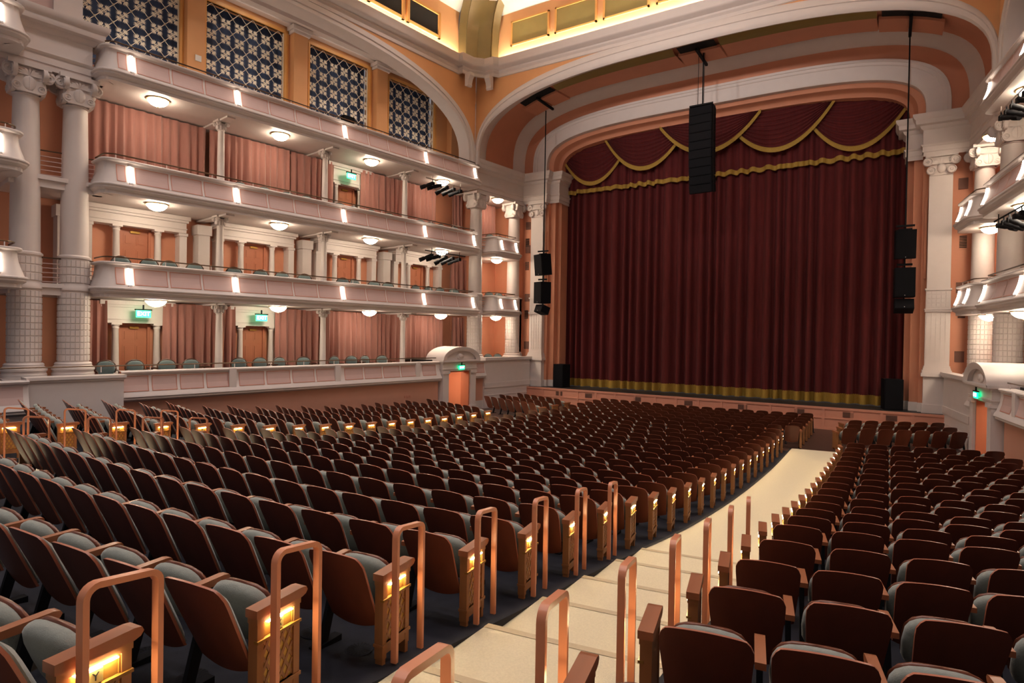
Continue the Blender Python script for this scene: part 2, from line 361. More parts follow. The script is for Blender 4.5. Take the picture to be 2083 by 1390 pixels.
# vault panels hung under the crown, with dark rigging slots beside the speaker cables
def vz(x, y=-3.0, d=.0):
    a, h, n = 10.28, 3.68, 3.1
    return 12.5+h*max(0, 1-(abs(x)/a)**n)**(1/n)-d
for x0, x1 in ((-8.35, -6.65), (-.5, 1.05), (6.95, 8.75)):
    m = MB(); xs = frange(x0, x1, 5)
    m.grid([[(x, -3.88, vz(x, d=.14)) for x in xs], [(x, -3.2, vz(x, d=.12)) for x in xs]], 0)
    m.build('rigging_slot', X['dark'], pr)
    xm = (x0+x1)/2
    for a, b in ((x0-.1, xm-.06), (xm+.06, x1+.1)):
        m = MB(); xs = frange(a, b, 4)
        lo = [[(x, -3.25, vz(x, d=.22)) for x in xs], [(x, -1.9, vz(x, d=.10)) for x in xs]]
        hi = [[(x, -3.25, vz(x, d=.10)) for x in xs], [(x, -1.9, vz(x, d=.0)) for x in xs]]
        m.grid(lo); m.grid(hi); m.grid([lo[0], hi[0]]); m.grid([lo[1], hi[1]]); m.grid([[r[0] for r in lo], [r[0] for r in hi]]); m.grid([[r[-1] for r in lo], [r[-1] for r in hi]])
        m.build('vault_panel', X['terra'], pr)
    m = MB(); m.box(xm-.05, xm+.05, -3.6, -1.9, vz(xm, d=.30), vz(xm, d=.2)); m.build('rigging_beam', X['black'], pr)
for x0, x1 in ((-6.5, -.7), (1.2, 6.8)):          # long edge panel along the front of the vault
    m = MB(); xs = frange(x0, x1, 14)
    m.grid([[(x, -3.75, vz(x, d=.06)) for x in xs], [(x, -3.35, vz(x, d=.20)) for x in xs], [(x, -3.3, vz(x, d=.17)) for x in xs], [(x, -1.9, vz(x, d=.05)) for x in xs]])
    m.build('vault_edge_panel', X['terra'], pr)
    m = MB(); m.grid([[(x, -3.86, vz(x, d=.10)) for x in xs], [(x, -3.6, vz(x, d=.17)) for x in xs], [(x, -3.34, vz(x, d=.215)) for x in xs]]); m.build('vault_gilt_edge', X['gold'], pr)
# ---- side arches with spandrels, lunette ceilings and grille windows
def sring(a, h, n, off, z0=12.5, k=40):
    pts = [(9.25+a, off, z0-.6)]
    for i in range(k+1):
        t = PI*i/k; c, sn = math.cos(t), math.sin(t)
        pts.append((9.25+a*math.copysign(abs(c)**(2/n), c), off, z0+h*abs(sn)**(2/n)))
    pts.append((9.25-a, off, z0-.6))
    return pts
GW = [(12.80, 15.75), (8.92, 11.96), (4.90, 7.86), (.92, 3.80)]
for s in (1, -1):
    f = wf(s); sd = 'right' if s > 0 else 'left'
    r = root('wall_upper_'+sd, WP(s, 7.48, .3, 12.5))
    m = MB(); m.grid([sring(9.05, 3.26, 2.4, .95), sring(9.05, 3.26, 2.4, .34), sring(9.09, 3.30, 2.4, .28), sring(9.25, 3.45, 2.4, .28), sring(9.27, 3.47, 2.4, .24), sring(9.48, 3.67, 2.4, .24), sring(9.51, 3.7, 2.4, .30)])
    m.build('arch', X['cream'], r, 50, f)
    m = MB(); q = sring(9.51, 3.7, 2.4, .30); m.grid([q, [(p[0], .30, 16.6) for p in q]]); m.build('spandrel', X['ochre'], r, None, f)
    m = MB(); m.box(-1.2, 17.2, .95, 2.8, 15.95, 16.1, 0, f); m.box(-1.2, 17.2, .95, 1.1, 15.6, 16.0, 0, f)
    for z, n0 in ((15.82, 1.75), (15.88, 1.6)): m.box(-1.2, 17.2, n0, 2.2, z, 15.95, 0, f)
    m.build('lunette_ceiling', X['cream'], r)
    m = MB()                                       # wall with four openings
    ks = [-1.2]+[k for g in sorted(GW) for k in g]+[17.2]
    for a, b in zip(ks[::2], ks[1::2]): m.box(a, b, 2.05, 2.25, 11.2, 15.95, 0, f)
    m.box(-1.2, 17.2, 2.05, 2.25, 15.52, 15.95, 0, f); m.build('grille_wall', X['ochre'], r)
    for k in (-.3, 4.36, 8.39, 12.38, 16.3):       # piers with little cornices
        m = MB(); m.box(k-.30, k+.30, 1.7, 2.05, 11.2, 15.6, 0, f); m.build('pier', X['ochre'], r)
        m = MB(); m.box(k-.36, k+.36, 1.62, 2.05, 15.55, 15.66, 0, f); m.box(k-.42, k+.42, 1.55, 2.05, 15.66, 15.82, 0, f); m.build('pier_cornice', X['cream'], r)
# ---- main cornice with brackets at the corners, glowing cove above it
CORN = [(0, 16.18), (.05, 16.2), (.05, 16.34), (.12, 16.42), (.12, 16.5), (.30, 16.58), (.34, 16.66), (.34, 16.74), (.38, 16.84), (.40, 16.95), (.30, 16.97), (.28, 16.86), (-.1, 16.86)]
c1 = (1.1, .30)        # where the side cornice turns into the corner
cp = []
for s in (-1, 1):
    seg = [WP(s, 21, .30, 0)[:2], WP(s, .95, .30, 0)[:2]]
    mid = [WP(s, .93, .05, 0)[:2], WP(s, .45, .02, 0)[:2], (s*9.45, -5.22), (s*9.0, -5.2), (s*8.85, -4.96)]
    cp += seg+mid if s < 0 else (seg+mid)[::-1]
co = root('trim_9', (0, -5, 16.2))
m = MB(); m.sweep(cp, CORN); m.build('cornice', X['cream'], co, 40)
for s in (1, -1):
    for (p, rz) in ((WP(s, .70, -.02, 0), wrot(s)), ((s*9.2, -5.12, 0), 0.0)):
        m = MB(); m.prism([(0, 16.2), (-.34, 16.2), (-.36, 16.05), (-.26, 15.9), (-.20, 15.7), (-.22, 15.62), (-.16, 15.55), (0, 15.6)], lambda q: (-.14, q[0], q[1]), lambda q: (.14, q[0], q[1]))
        o = child('bracket', m.mesh('bracket', X['cream']), co, Vector((p[0], p[1], 0))-co.location, (0, 0, rz))
# cove walls
cw = root('wall_cove', (0, -4.5, 16.9))
COVE = [(.02, 16.8), (.0, 18.85), (.06, 19.1), (.22, 19.3), (.6, 19.5), (1.1, 19.6)]
fp = [(-8.9, -4.96), (8.9, -4.96)]
m = MB(); m.sweep([fp[0], fp[1]], COVE[:3]); m.build('cove_wall_front', X['ochre'], cw, 30)
m = MB(); m.sweep([fp[0], fp[1]], COVE[2:]); m.build('cove_curve_front', X['white'], cw, 30)
for s in (1, -1):
    pa = [WP(s, 21, .30, 0)[:2], WP(s, 1.0, .30, 0)[:2]]
    if s > 0: pa = pa[::-1]
    m = MB(); m.sweep(pa, COVE[:3]); m.build('cove_wall_side', X['ochre'], cw, 30)
    m = MB(); m.sweep(pa, COVE[2:]); m.build('cove_curve_side', X['white'], cw, 30)
    # bronze corner rib between the two coves
    a = WP(s, 1.0, .30, 0); b = (s*8.9, -4.95, 0)
    m = MB(); rows = []
    for z, lean in ((16.86, 0), (17.6, 0), (18.4, .08), (19.0, .3), (19.5, .8), (19.9, 1.6)):
        L = lambda p: (p[0]-s*lean*.8, p[1]-lean*.55, z)
        mm = ((a[0]+b[0])/2+s*.25, (a[1]+b[1])/2+.25)
        a2 = (a[0]*.8+b[0]*.2, a[1]*.8+b[1]*.2); b2 = (a[0]*.2+b[0]*.8, a[1]*.2+b[1]*.8)
        rows.append([L(a), L((a2[0]-s*.05, a2[1]-.1)), L((a2[0]+s*.05, a2[1]+.05)), L(mm), L((b2[0]+s*.05, b2[1]+.05)), L((b2[0]-s*.1, b2[1]-.05)), L(b)])
    m.grid(rows); m.build('corner_rib', X['rib'], cw, 40)
for i in range(8):       # gilt-framed panels on the front cove
    x0 = -8.1+i*2.38; x1 = x0+1.98
    if x1 > 8.6: break
    m = MB(); m.box(x0, x1, -5.02, -4.965, 17.55, 18.62, 0); q = m.build('cove_panel', X['gold'], cw)
    m = MB()
    for (a, b, z0, z1) in ((x0-.05, x1+.05, 17.5, 17.57), (x0-.05, x1+.05, 18.60, 18.67), (x0-.05, x0+.03, 17.5, 18.67), (x1-.03, x1+.05, 17.5, 18.67)): m.box(a, b, -5.06, -4.96, z0, z1)
    m.build('panel_frame', X['frame'], cw)
for s in (1, -1):        # control-booth windows on the side coves
    f = wf(s)
    for j, (k0, k1) in enumerate(((2.38, 4.12), (4.52, 6.2), (6.75, 8.4), (8.9, 10.6), (11.0, 12.7))):
        w = root('window_%d' % (j+1+(0 if s < 0 else 5)), WP(s, (k0+k1)/2, .7, 17.4))
        m = MB(); m.box(k0, k1, .24, .31, 17.45, 18.42, 0, f); m.build('window_pane', X['dark'], w)
        m = MB()
        for (a, b, z0, z1) in ((k0-.12, k1+.12, 17.33, 17.47), (k0-.12, k1+.12, 18.40, 18.52), (k0-.12, k0+.02, 17.33, 18.52), (k1-.02, k1+.12, 17.33, 18.52)): m.box(a, b, .18, .31, z0, z1, 0, f)
        m.build('window_frame', X['frame'], w)
ce = MB(); ce.box(-14, 14, -34, -4.3, 19.6, 19.8); struct(ce.build('ceiling', X['white']))
# cove tubes lying behind the lip of the cornice
t = MB(); t.tube([(-8.8, -5.13, 16.92), (8.8, -5.13, 16.92)], .035, 6)
tag(t.build('cove_lamp', X['cove']), 'long warm cove lamp hidden behind the cornice over the stage', 'cove lamp')
for s in (1, -1):
    t = MB(); t.tube([WP(s, 1.1, .13, 16.92), WP(s, 18, .13, 16.92)], .035, 6)
    tag(t.build('cove_lamp', X['cove']), 'long warm cove lamp hidden behind the %s side cornice' % ('right' if s > 0 else 'left'), 'cove lamp')
# ceiling downlights added out of view to light the hall from above
for i, (x, y) in enumerate([(x, y) for y in (-11, -17, -23, -29) for x in (-7.5, -2.5, 2.5, 7.5)]):
    o = thing('added_downlight', 'round house downlight in the ceiling, %s counted from the stage' % NUM[i], 'downlight', (x, y, 19.6), 0, 'house downlights in the ceiling')
    m = MB(); m.lathe([(.17, 0), (.22, -.01), (.22, -.03), (.16, -.03), (.15, 0)], 16, cap=False); child('ring', m.mesh('downlight_ring', X['cream']), o)
    ld = bpy.data.lights.new('overhead_fill', 'SPOT'); ld.energy = HOUSE; ld.color = (1, .89, .85); ld.spot_size = math.radians(120); ld.spot_blend = .8; ld.shadow_soft_size = .5
    lo = bpy.data.objects.new('overhead_fill', ld); COL.objects.link(lo); lo.parent = o; lo.location = (0, 0, -.08)
# ================================================================== BALCONIES
LV = ['lowest', 'middle', 'top']
FACE = [(.06, .33), (.05, .2), (.025, .05), (-.02, -.1), (-.065, -.22), (-.10, -.33)]
BPROF = [(.30, .42), (-.03, .42), (-.05, .40), (-.05, .37), (-.02, .345)]+FACE+[(-.16, -.335), (-.18, -.36), (-.18, -.39), (-.14, -.41), (-.14, -.46), (-.10, -.50), (-.04, -.53), (-.04, -.63), (.35, -.63)]
def nface(z):
    for (a, za), (b, zb) in zip(FACE, FACE[1:]):
        if zb <= z <= za: return a+(b-a)*(z-za)/(zb-za)
    return 0
def sconce(s, k, n0, zc, label, grp, zs=1.0):
    o = thing('sconce', label, 'wall lamp', WP(s, k, n0+nface(0)-.02, zc-.3), 0, grp)
    m = MB(); rows = []
    for z in frange(-.25, .25, 8):
        n = n0+nface(z)-.012
        rows.append([WP(s, k+dx, n-dn, zc+z) for dx, dn in ((-.038, 0), (-.034, .028), (-.015, .045), (.015, .045), (.034, .028), (.038, 0))])
    m.grid(rows); m.f.append(tuple(range(6))); m.m.append(0); m.f.append(tuple(range(42, 48))); m.m.append(0)
    m.build('lamp_glass', X['sconce'], o, 60)
    m = MB()
    for z0, z1 in ((-.31, -.25), (.25, .30)):
        rows = [[WP(s, k+dx, n0+nface(z)-.005-dn, zc+z) for dx, dn in ((-.06, 0), (-.05, .05), (.05, .05), (.06, 0))] for z in (z0, z1)]
        m.grid(rows); m.f += [tuple(len(m.v)-8+i for i in (0, 1, 2, 3)), tuple(len(m.v)-4+i for i in (0, 1, 2, 3))]; m.m += [0, 0]
    m.build('bracket', X['cream'], o)
def balcony(s, k0, k1, n0, zc, panels, sconces, label, tier, sof=True, endpanels=(), nback=2.5, where=''):
    f = wf(s)
    o = thing('balcony', label, 'balcony', WP(s, (k0+k1)/2, n0, zc-.63), 0, None)
    R = .30
    path = [(k0, n0+.95), (k0, n0+R)]+[(k0+R-R*math.cos(t), n0+R-R*math.sin(t)) for t in (PI/8, PI/4, 3*PI/8)]+[(k0+R, n0), (k1-R, n0)]+[(k1-R+R*math.sin(t), n0+R-R*math.cos(t)) for t in (PI/8, PI/4, 3*PI/8)]+[(k1, n0+R), (k1, n0+.95)]
    m = MB(); m.sweep(path, [(-a, zc+z) for a, z in BPROF]); m.build('parapet', X['cream'], o, 22, f)
    if sof:
        m = MB(); m.box(k0+.05, k1-.05, n0+.02, nback, zc-.62, zc-.40, 0, f); m.build('soffit', X['cream'], o)
    for a, b in panels:
        m = MB(); zs = frange(-.25, .255, 7); e = .022
        def pt(k, z, d): return WP(s, k, n0+nface(z)-d, zc+z)
        m.grid([[pt(a, z, .003), pt(b, z, .003)] for z in zs], 0)
        for (ka, kb, za, zb) in ((a, b, -.25, -.228), (a, b, .233, .255), (a, a+e, -.25, .255), (b-e, b, -.25, .255)):
            m.grid([[pt(ka, z, .011), pt(kb, z, .011)] for z in frange(za, zb, 5)], 1)
        m.build('panel', [X['pink'], X['line']], o)
    for (kk, nn, dk, dn) in endpanels: pass
    # bronze handrail on little posts
    rp = [(p[0]+(.1 if i < 5 else (-.1 if i > 6 else 0)), p[1]+.14) for i, p in enumerate(path)]
    m = MB(); m.tube([WP(s, k, n, zc+.57) for k, n in rp], .022, 6); m.build('handrail', X['bronze'], o, 60)
    L = k1-k0; nn = max(2, int(L/1.35))
    for i in range(nn+1):
        k = k0+.35+(L-.7)*i/nn
        m = MB(); m.tube([WP(s, k, n0+.14, zc+.40), WP(s, k, n0+.14, zc+.57)], .014, 5); m.build('rail_post', X['cream'], o)
    return o
PW = 1.065
for s in (-1, 1):
    sd = 'left' if s < 0 else 'right'
    for t, zc in enumerate(TZ):
        ks = [PW*i for i in (0, 3, 7, 11, 14)]
        pan = []
        for a, b in zip(ks, ks[1:]):
            c = round((b-a)/PW); w = (b-a-.26-.07*(c-1))/c
            for i in range(c): pan.append((a+.13+i*(w+.07), a+.13+i*(w+.07)+w))
        pan.append((15.03, 15.27))
        balcony(s, -.42, 15.6, 0, zc, pan, ks, '%s long curved balcony front with pink panels on the %s wall' % (LV[t], sd), t)
        for i, k in enumerate(ks):
            if s > 0 and i > 2: continue
            sconce(s, k, 0, zc, '%s glowing strip lamp from the stage on the %s %s-hand balcony' % (NUM[i], LV[t], sd), 'strip lamps on the balcony fronts')
    for t, zc in enumerate(TZ[:2]):      # little stage boxes
        zz = zc+.06
        balcony(s, -3.72, -1.62, .05, zz, [(-3.18, -2.27)], [], '%s small stage box with one pink panel between columns, %s side' % (('lower', 'upper')[t], sd), t, nback=2.5)
        for i, k in enumerate((-3.31, -2.14)):
            sconce(s, k, .05, zz, '%s glowing strip lamp from the stage on the %s %s stage box' % (NUM[i], ('lower', 'upper')[t], sd), 'strip lamps on the stage boxes')
        m = MB(); zb = zz+.0
        q = thing('side_railing', 'row of thin horizontal bars closing the side of the %s %s stage box' % (('lower', 'upper')[t], sd), 'railing', WP(s, -1.35, .8, zc-.4))
        for j in range(5): m.tube([WP(s, -1.62, .75, zc-.1+j*.13), WP(s, -1.2, .8, zc-.1+j*.13)], .015, 5)
        m.build('bars', X['rail'], q)
    for t, zc in enumerate(TZ):          # neighbouring balconies further back along the wall
        if s < 0: 
            zz = zc+.1
            balcony(s, 17.5, 20.5, -.42, zz, [(18.15, 18.9), (18.97, 19.7)], [], '%s balcony front cut by the left picture edge before the big columns' % LV[t], t, nback=2.2)
            sconce(s, 18.0, -.42, zz, 'glowing strip lamp by the left picture edge on the %s balcony' % LV[t], 'strip lamps at the left picture edge')
    for t in range(3):                   # thin bars between the pair of big columns and beside them
        zf = (TZ[t]-.35)
        for j, (ka, kb) in enumerate(((15.60, 15.80), (16.4, 16.9))):
            if s > 0: continue
            q = thing('side_railing', '%s thin-barred railing %s on the left wall' % (LV[t], ('beside the second big column', 'between the pair of big columns')[j]), 'railing', WP(s, ka, .8, zf))
            m = MB()
            for z in range(5): m.tube([WP(s, ka, .8, zf+.1+z*.13), WP(s, kb, .9, zf+.1+z*.13)], .014, 5)
            m.build('bars', X['pink'], q)
            m = MB(); m.tube([WP(s, ka, .8, zf+.78), WP(s, kb, .9, zf+.78)], .02, 5); m.build('top_rail', X['bronze'], q)
    for t in range(3):                   # slab edge behind the columns
        e = MB(); e.box(15.4, 17.6, .75, 2.5, TZ[t]-.63, TZ[t]-.3, 0, wf(s)); e.box(15.4, 17.6, .68, .8, TZ[t]-.42, TZ[t]-.3, 0, wf(s))
        struct(e.build('trim_%d' % (10+t+(3 if s > 0 else 0)), X['cream']))
# ---- parterre parapet with panels
for s in (-1, 1):
    sd = 'left' if s < 0 else 'right'; f = wf(s)
    o = thing('parterre_parapet', 'low cream parapet with framed pink panels along the %s parterre boxes' % sd, 'parapet', WP(s, 9, -.1, 1.5))
    pf = [(.2, 2.44), (-.17, 2.44), (-.19, 2.41), (-.17, 2.36), (-.11, 2.34), (-.10, 2.2), (-.13, 2.0), (-.19, 1.8), (-.24, 1.73), (-.26, 1.66), (-.22, 1.64), (-.22, 1.58), (-.16, 1.55), (-.08, 1.52), (.0, 1.5)]
    for (ka, kb, no) in ((2.25, 15.15, 0),):
        m = MB(); m.sweep([(ka, no), (kb, no)], [(-a, z) for a, z in pf]); m.build('wall_profile', X['cream'], o, 35, f)
        m = MB(); m.sweep([(-.79, no), (.02, no)], [(-a, z) for a, z in pf]); m.build('wall_profile', X['cream'], o, 35, f)
    def nf(z):
        pp = [(-.11, 2.34), (-.10, 2.2), (-.13, 2.0), (-.19, 1.8)]
        for (a, za), (b, zb) in zip(pp, pp[1:]):
            if zb <= z <= za: return a+(b-a)*(z-za)/(zb-za)
        return -.12
    pan = [(-.70, -.06)]
    for a, b in ((11.97, 15.12), (7.76, 11.62), (3.70, 7.42)):
        c = 4; w = (b-a-.09*(c-1))/c
        pan += [(a+i*(w+.09), a+i*(w+.09)+w) for i in range(c)]
    pan.append((2.55, 3.35))
    for a, b in pan:
        m = MB(); e = .022
        m.grid([[WP(s, a, nf(z)-.003, z), WP(s, b, nf(z)-.003, z)] for z in frange(1.82, 2.29, 6)], 0)
        for (ka, kb, za, zb) in ((a, b, 1.82, 1.842), (a, b, 2.268, 2.29), (a, a+e, 1.82, 2.29), (b-e, b, 1.82, 2.29)):
            m.grid([[WP(s, ka, nf(z)-.011, z), WP(s, kb, nf(z)-.011, z)] for z in frange(za, zb, 4)], 1)
        m.build('panel', [X['pink'], X['line']], o)
    m = MB(); m.tube([WP(s, k, .02, 2.60) for k in (2.4, 15.1, 19)], .022, 6); m.build('handrail', X['bronze'], o)
    for i in range(11):
        m = MB(); m.tube([WP(s, 2.6+i*1.3, .02, 2.42), WP(s, 2.6+i*1.3, .02, 2.6)], .014, 5); m.build('rail_post', X['cream'], o)
    for k in KC:
        m = MB(); m.box(k-.12, k+.12, -.2, .1, 1.6, 2.43, 0, f); m.build('pier', X['cream'], o)
    if s < 0:
        m = MB(); m.box(15.15, 17.35, -.42, .1, .0, 2.28, 0, f); m.box(15.1, 17.42, -.5, .1, 2.28, 2.36, 0, f); m.box(15.13, 17.38, -.46, .1, 2.22, 2.28, 0, f)
        m.box(15.14, 17.36, -.45, -.42, .75, .95, 0, f)
        tag(m.build('stair_wall', X['cream']), 'plain pinkish cream wall block jutting out below the two big columns', 'wall block')
        q = thing('parterre_parapet', 'end of a pink-panelled parapet at the left picture edge', 'parapet', WP(s, 19, -.6, 1.2))
        m = MB(); m.sweep([(17.38, -.45), (21, -.45)], [(-a, z-.14) for a, z in pf]); m.box(17.38, 21, -.5, -.3, 0, 1.4, 0); m.build('wall_profile', X['cream'], q, 35, f)
        for a in (17.5, 18.6):
            m = MB(); m.grid([[WP(s, a, -.45+nf(z)-.003, z-.14), WP(s, a+.95, -.45+nf(z)-.003, z-.14)] for z in frange(1.82, 2.29, 6)]); m.build('panel', X['pink'], q)
# ================================================================== COLUMNS
def lattice(m, r, z0, z1, nr, nc, c=(0, 0)):
    for i in range(nr):
        za = z0+(z1-z0)*i/nr; zb = z0+(z1-z0)*(i+1)/nr; g = (zb-za)*.10
        for j in range(nc):
            a0 = 2*PI*(j+.09)/nc; a1 = 2*PI*(j+.91)/nc; am = (a0+a1)/2
            ro = r+.018
            pts = [(c[0]+ro*math.cos(a), c[1]+ro*math.sin(a), z) for z in (za+g, zb-g) for a in (a0, am, a1)]
            b = len(m.v); m.v += pts; m.f += [(b, b+1, b+4, b+3), (b+1, b+2, b+5, b+4)]; m.m += [0, 0]
            inn = [(c[0]+r*math.cos(a), c[1]+r*math.sin(a), z) for z, a in ((za+g*.4, a0-.02), (za+g*.4, a1+.02), (zb-g*.4, a1+.02), (zb-g*.4, a0-.02))]
            q = len(m.v); m.v += inn
            m.f += [(q, q+1, b+2, b), (q+1, q+2, b+5, b+2), (q+2, q+3, b+3, b+5), (q+3, q, b, b+3)]; m.m += [0]*4
def scroll(m, cx, cy, cz, r, th, axis, mi=0):
    """volute disc with raised rim, axis = 2D direction of its face"""
    ax = Vector((axis[0], axis[1], 0)); u = Vector((-axis[1], axis[0], 0)); w = Vector((0, 0, 1)); c = Vector((cx, cy, cz))
    rows = []
    for (rr, dd) in ((0.02, th*.5), (r*.28, th*.5), (r*.36, th*.25), (r*.72, th*.25), (r*.82, th*.5), (r, th*.42), (r, -th*.42), (r*.82, -th*.5), (.02, -th*.5)):
        rows.append([tuple(c+ax*dd+u*(rr*math.cos(2*PI*j/14))+w*(rr*math.sin(2*PI*j/14))) for j in range(14)])
    m.grid(rows, mi, cu=True)
CAPM = {}
def capital_mesh(r, H, name):
    if name in CAPM: return CAPM[name]
    m = MB()
    m.lathe([(r*1.0, 0), (r*1.1, .02), (r*1.1, .05), (r*1.0, .07), (r*1.02, H*.5), (r*1.2, H*.9)], 18)
    half = [(0, .07), (.85, .07), (1.12, .11), (1.30, .20), (1.28, .30), (1.12, .40), (1.02, .46), (1.2, .50), (1.5, .48), (1.78, .52), (1.96, .62), (1.98, .74), (1.86, .84), (1.6, .88), (.6, .84), (0, .86)]
    out = [(x*r, z*H) for x, z in half]+[(-x*r, z*H) for x, z in half[-2:0:-1]]
    for d in (0, PI/2, PI, 3*PI/2):
        ax = (math.cos(d), math.sin(d)); u = (-ax[1], ax[0])
        P = lambda D: (lambda p: (ax[0]*D+u[0]*p[0], ax[1]*D+u[1]*p[0], p[1]))
        m.prism(out, P(r*.95), P(r*1.28))
        for sg in (-1, 1):
            scroll(m, ax[0]*r*1.22+u[0]*sg*r*1.55, ax[1]*r*1.22+u[1]*sg*r*1.55, H*.68, r*.40, r*.34, ax)
            scroll(m, ax[0]*r*1.2+u[0]*sg*r*.92, ax[1]*r*1.2+u[1]*sg*r*.92, H*.25, r*.30, r*.3, ax)
        for j in range(9):        # palm in the middle of the face
            an = (j-4)*.42; L = H*.36
            p0 = Vector((ax[0]*r*1.28, ax[1]*r*1.28, H*.60)); dv = Vector((u[0]*math.sin(an), u[1]*math.sin(an), math.cos(an)*.6+.1))
            sd_ = Vector((u[0]*math.cos(an), u[1]*math.cos(an), -math.sin(an)))*r*.10
            p1 = p0+dv*L*.6+Vector((ax[0], ax[1], 0))*r*.2; p2 = p0+dv*L+Vector((ax[0], ax[1], -.3))*r*.12
            m.add([tuple(p0), tuple(p1+sd_), tuple(p2), tuple(p1-sd_)], [(0, 1, 2, 3)])
        m.ellip((ax[0]*r*1.27, ax[1]*r*1.27, H*.36), r*.52 if abs(u[0]) > .5 else r*.10, r*.52 if abs(u[1]) > .5 else r*.10, H*.24, 1, 12, 6)
        m.ellip((ax[0]*r*1.34, ax[1]*r*1.34, H*.36), r*.05, r*.05, H*.22, 1, 6, 4)
    e = r*1.62
    m.box(-e, e, -e, e, H*.86, H)
    CAPM[name] = m.mesh(name, X['cream'], 40); return CAPM[name]
BR = .33
def big_column_meshes():
    m = MB(); m.lathe([(.52, 0), (.52, .10), (.50, .12), (.50, .17), (.53, .20), (.53, .26), (.48, .30), (.45, .33), (.46, .38), (.42, .42)], 28); base = m.mesh('column_base', X['cream'], 40)
    m = MB(); m.lathe([(BR+.05, 0), (BR+.05, 2.06)], 28, cap=False); lattice(m, BR+.05, .03, 2.03, 11, 22)
    m.lathe([(BR+.05, 2.06), (BR+.09, 2.09), (BR+.09, 2.17), (BR+.06, 2.22), (BR+.06, 2.28)], 28, cap=False); m.lathe([(BR+.04, 2.28), (BR+.04, 3.0)], 28, cap=False); lattice(m, BR+.04, 2.3, 2.98, 3, 22)
    m.lathe([(BR+.04, 3.0), (BR+.08, 3.03), (BR+.08, 3.08), (BR+.03, 3.12)], 28, cap=False); low = m.mesh('relief_drum', X['cream'], 40)
    m = MB(); m.lathe([(BR+.02, 0), (BR+.01, 1.5), (BR-.01, 3.0), (BR-.035, 4.35), (BR-.035, 4.40)], 28); sh = m.mesh('column_shaft', X['cream'], 60)
    return base, low, sh, capital_mesh(BR-.035, .86, 'palm_capital')
BC = big_column_meshes()
COLS = [(-1.09, .93, 'big palm-capital column at the stage end of the long balconies'), (-4.16, .95, 'big palm-capital column nearest the proscenium'), (16.05, .93, 'big lattice-footed column, right one of the pair'), (17.2, .93, 'big lattice-footed column, left one of the pair at the picture edge')]
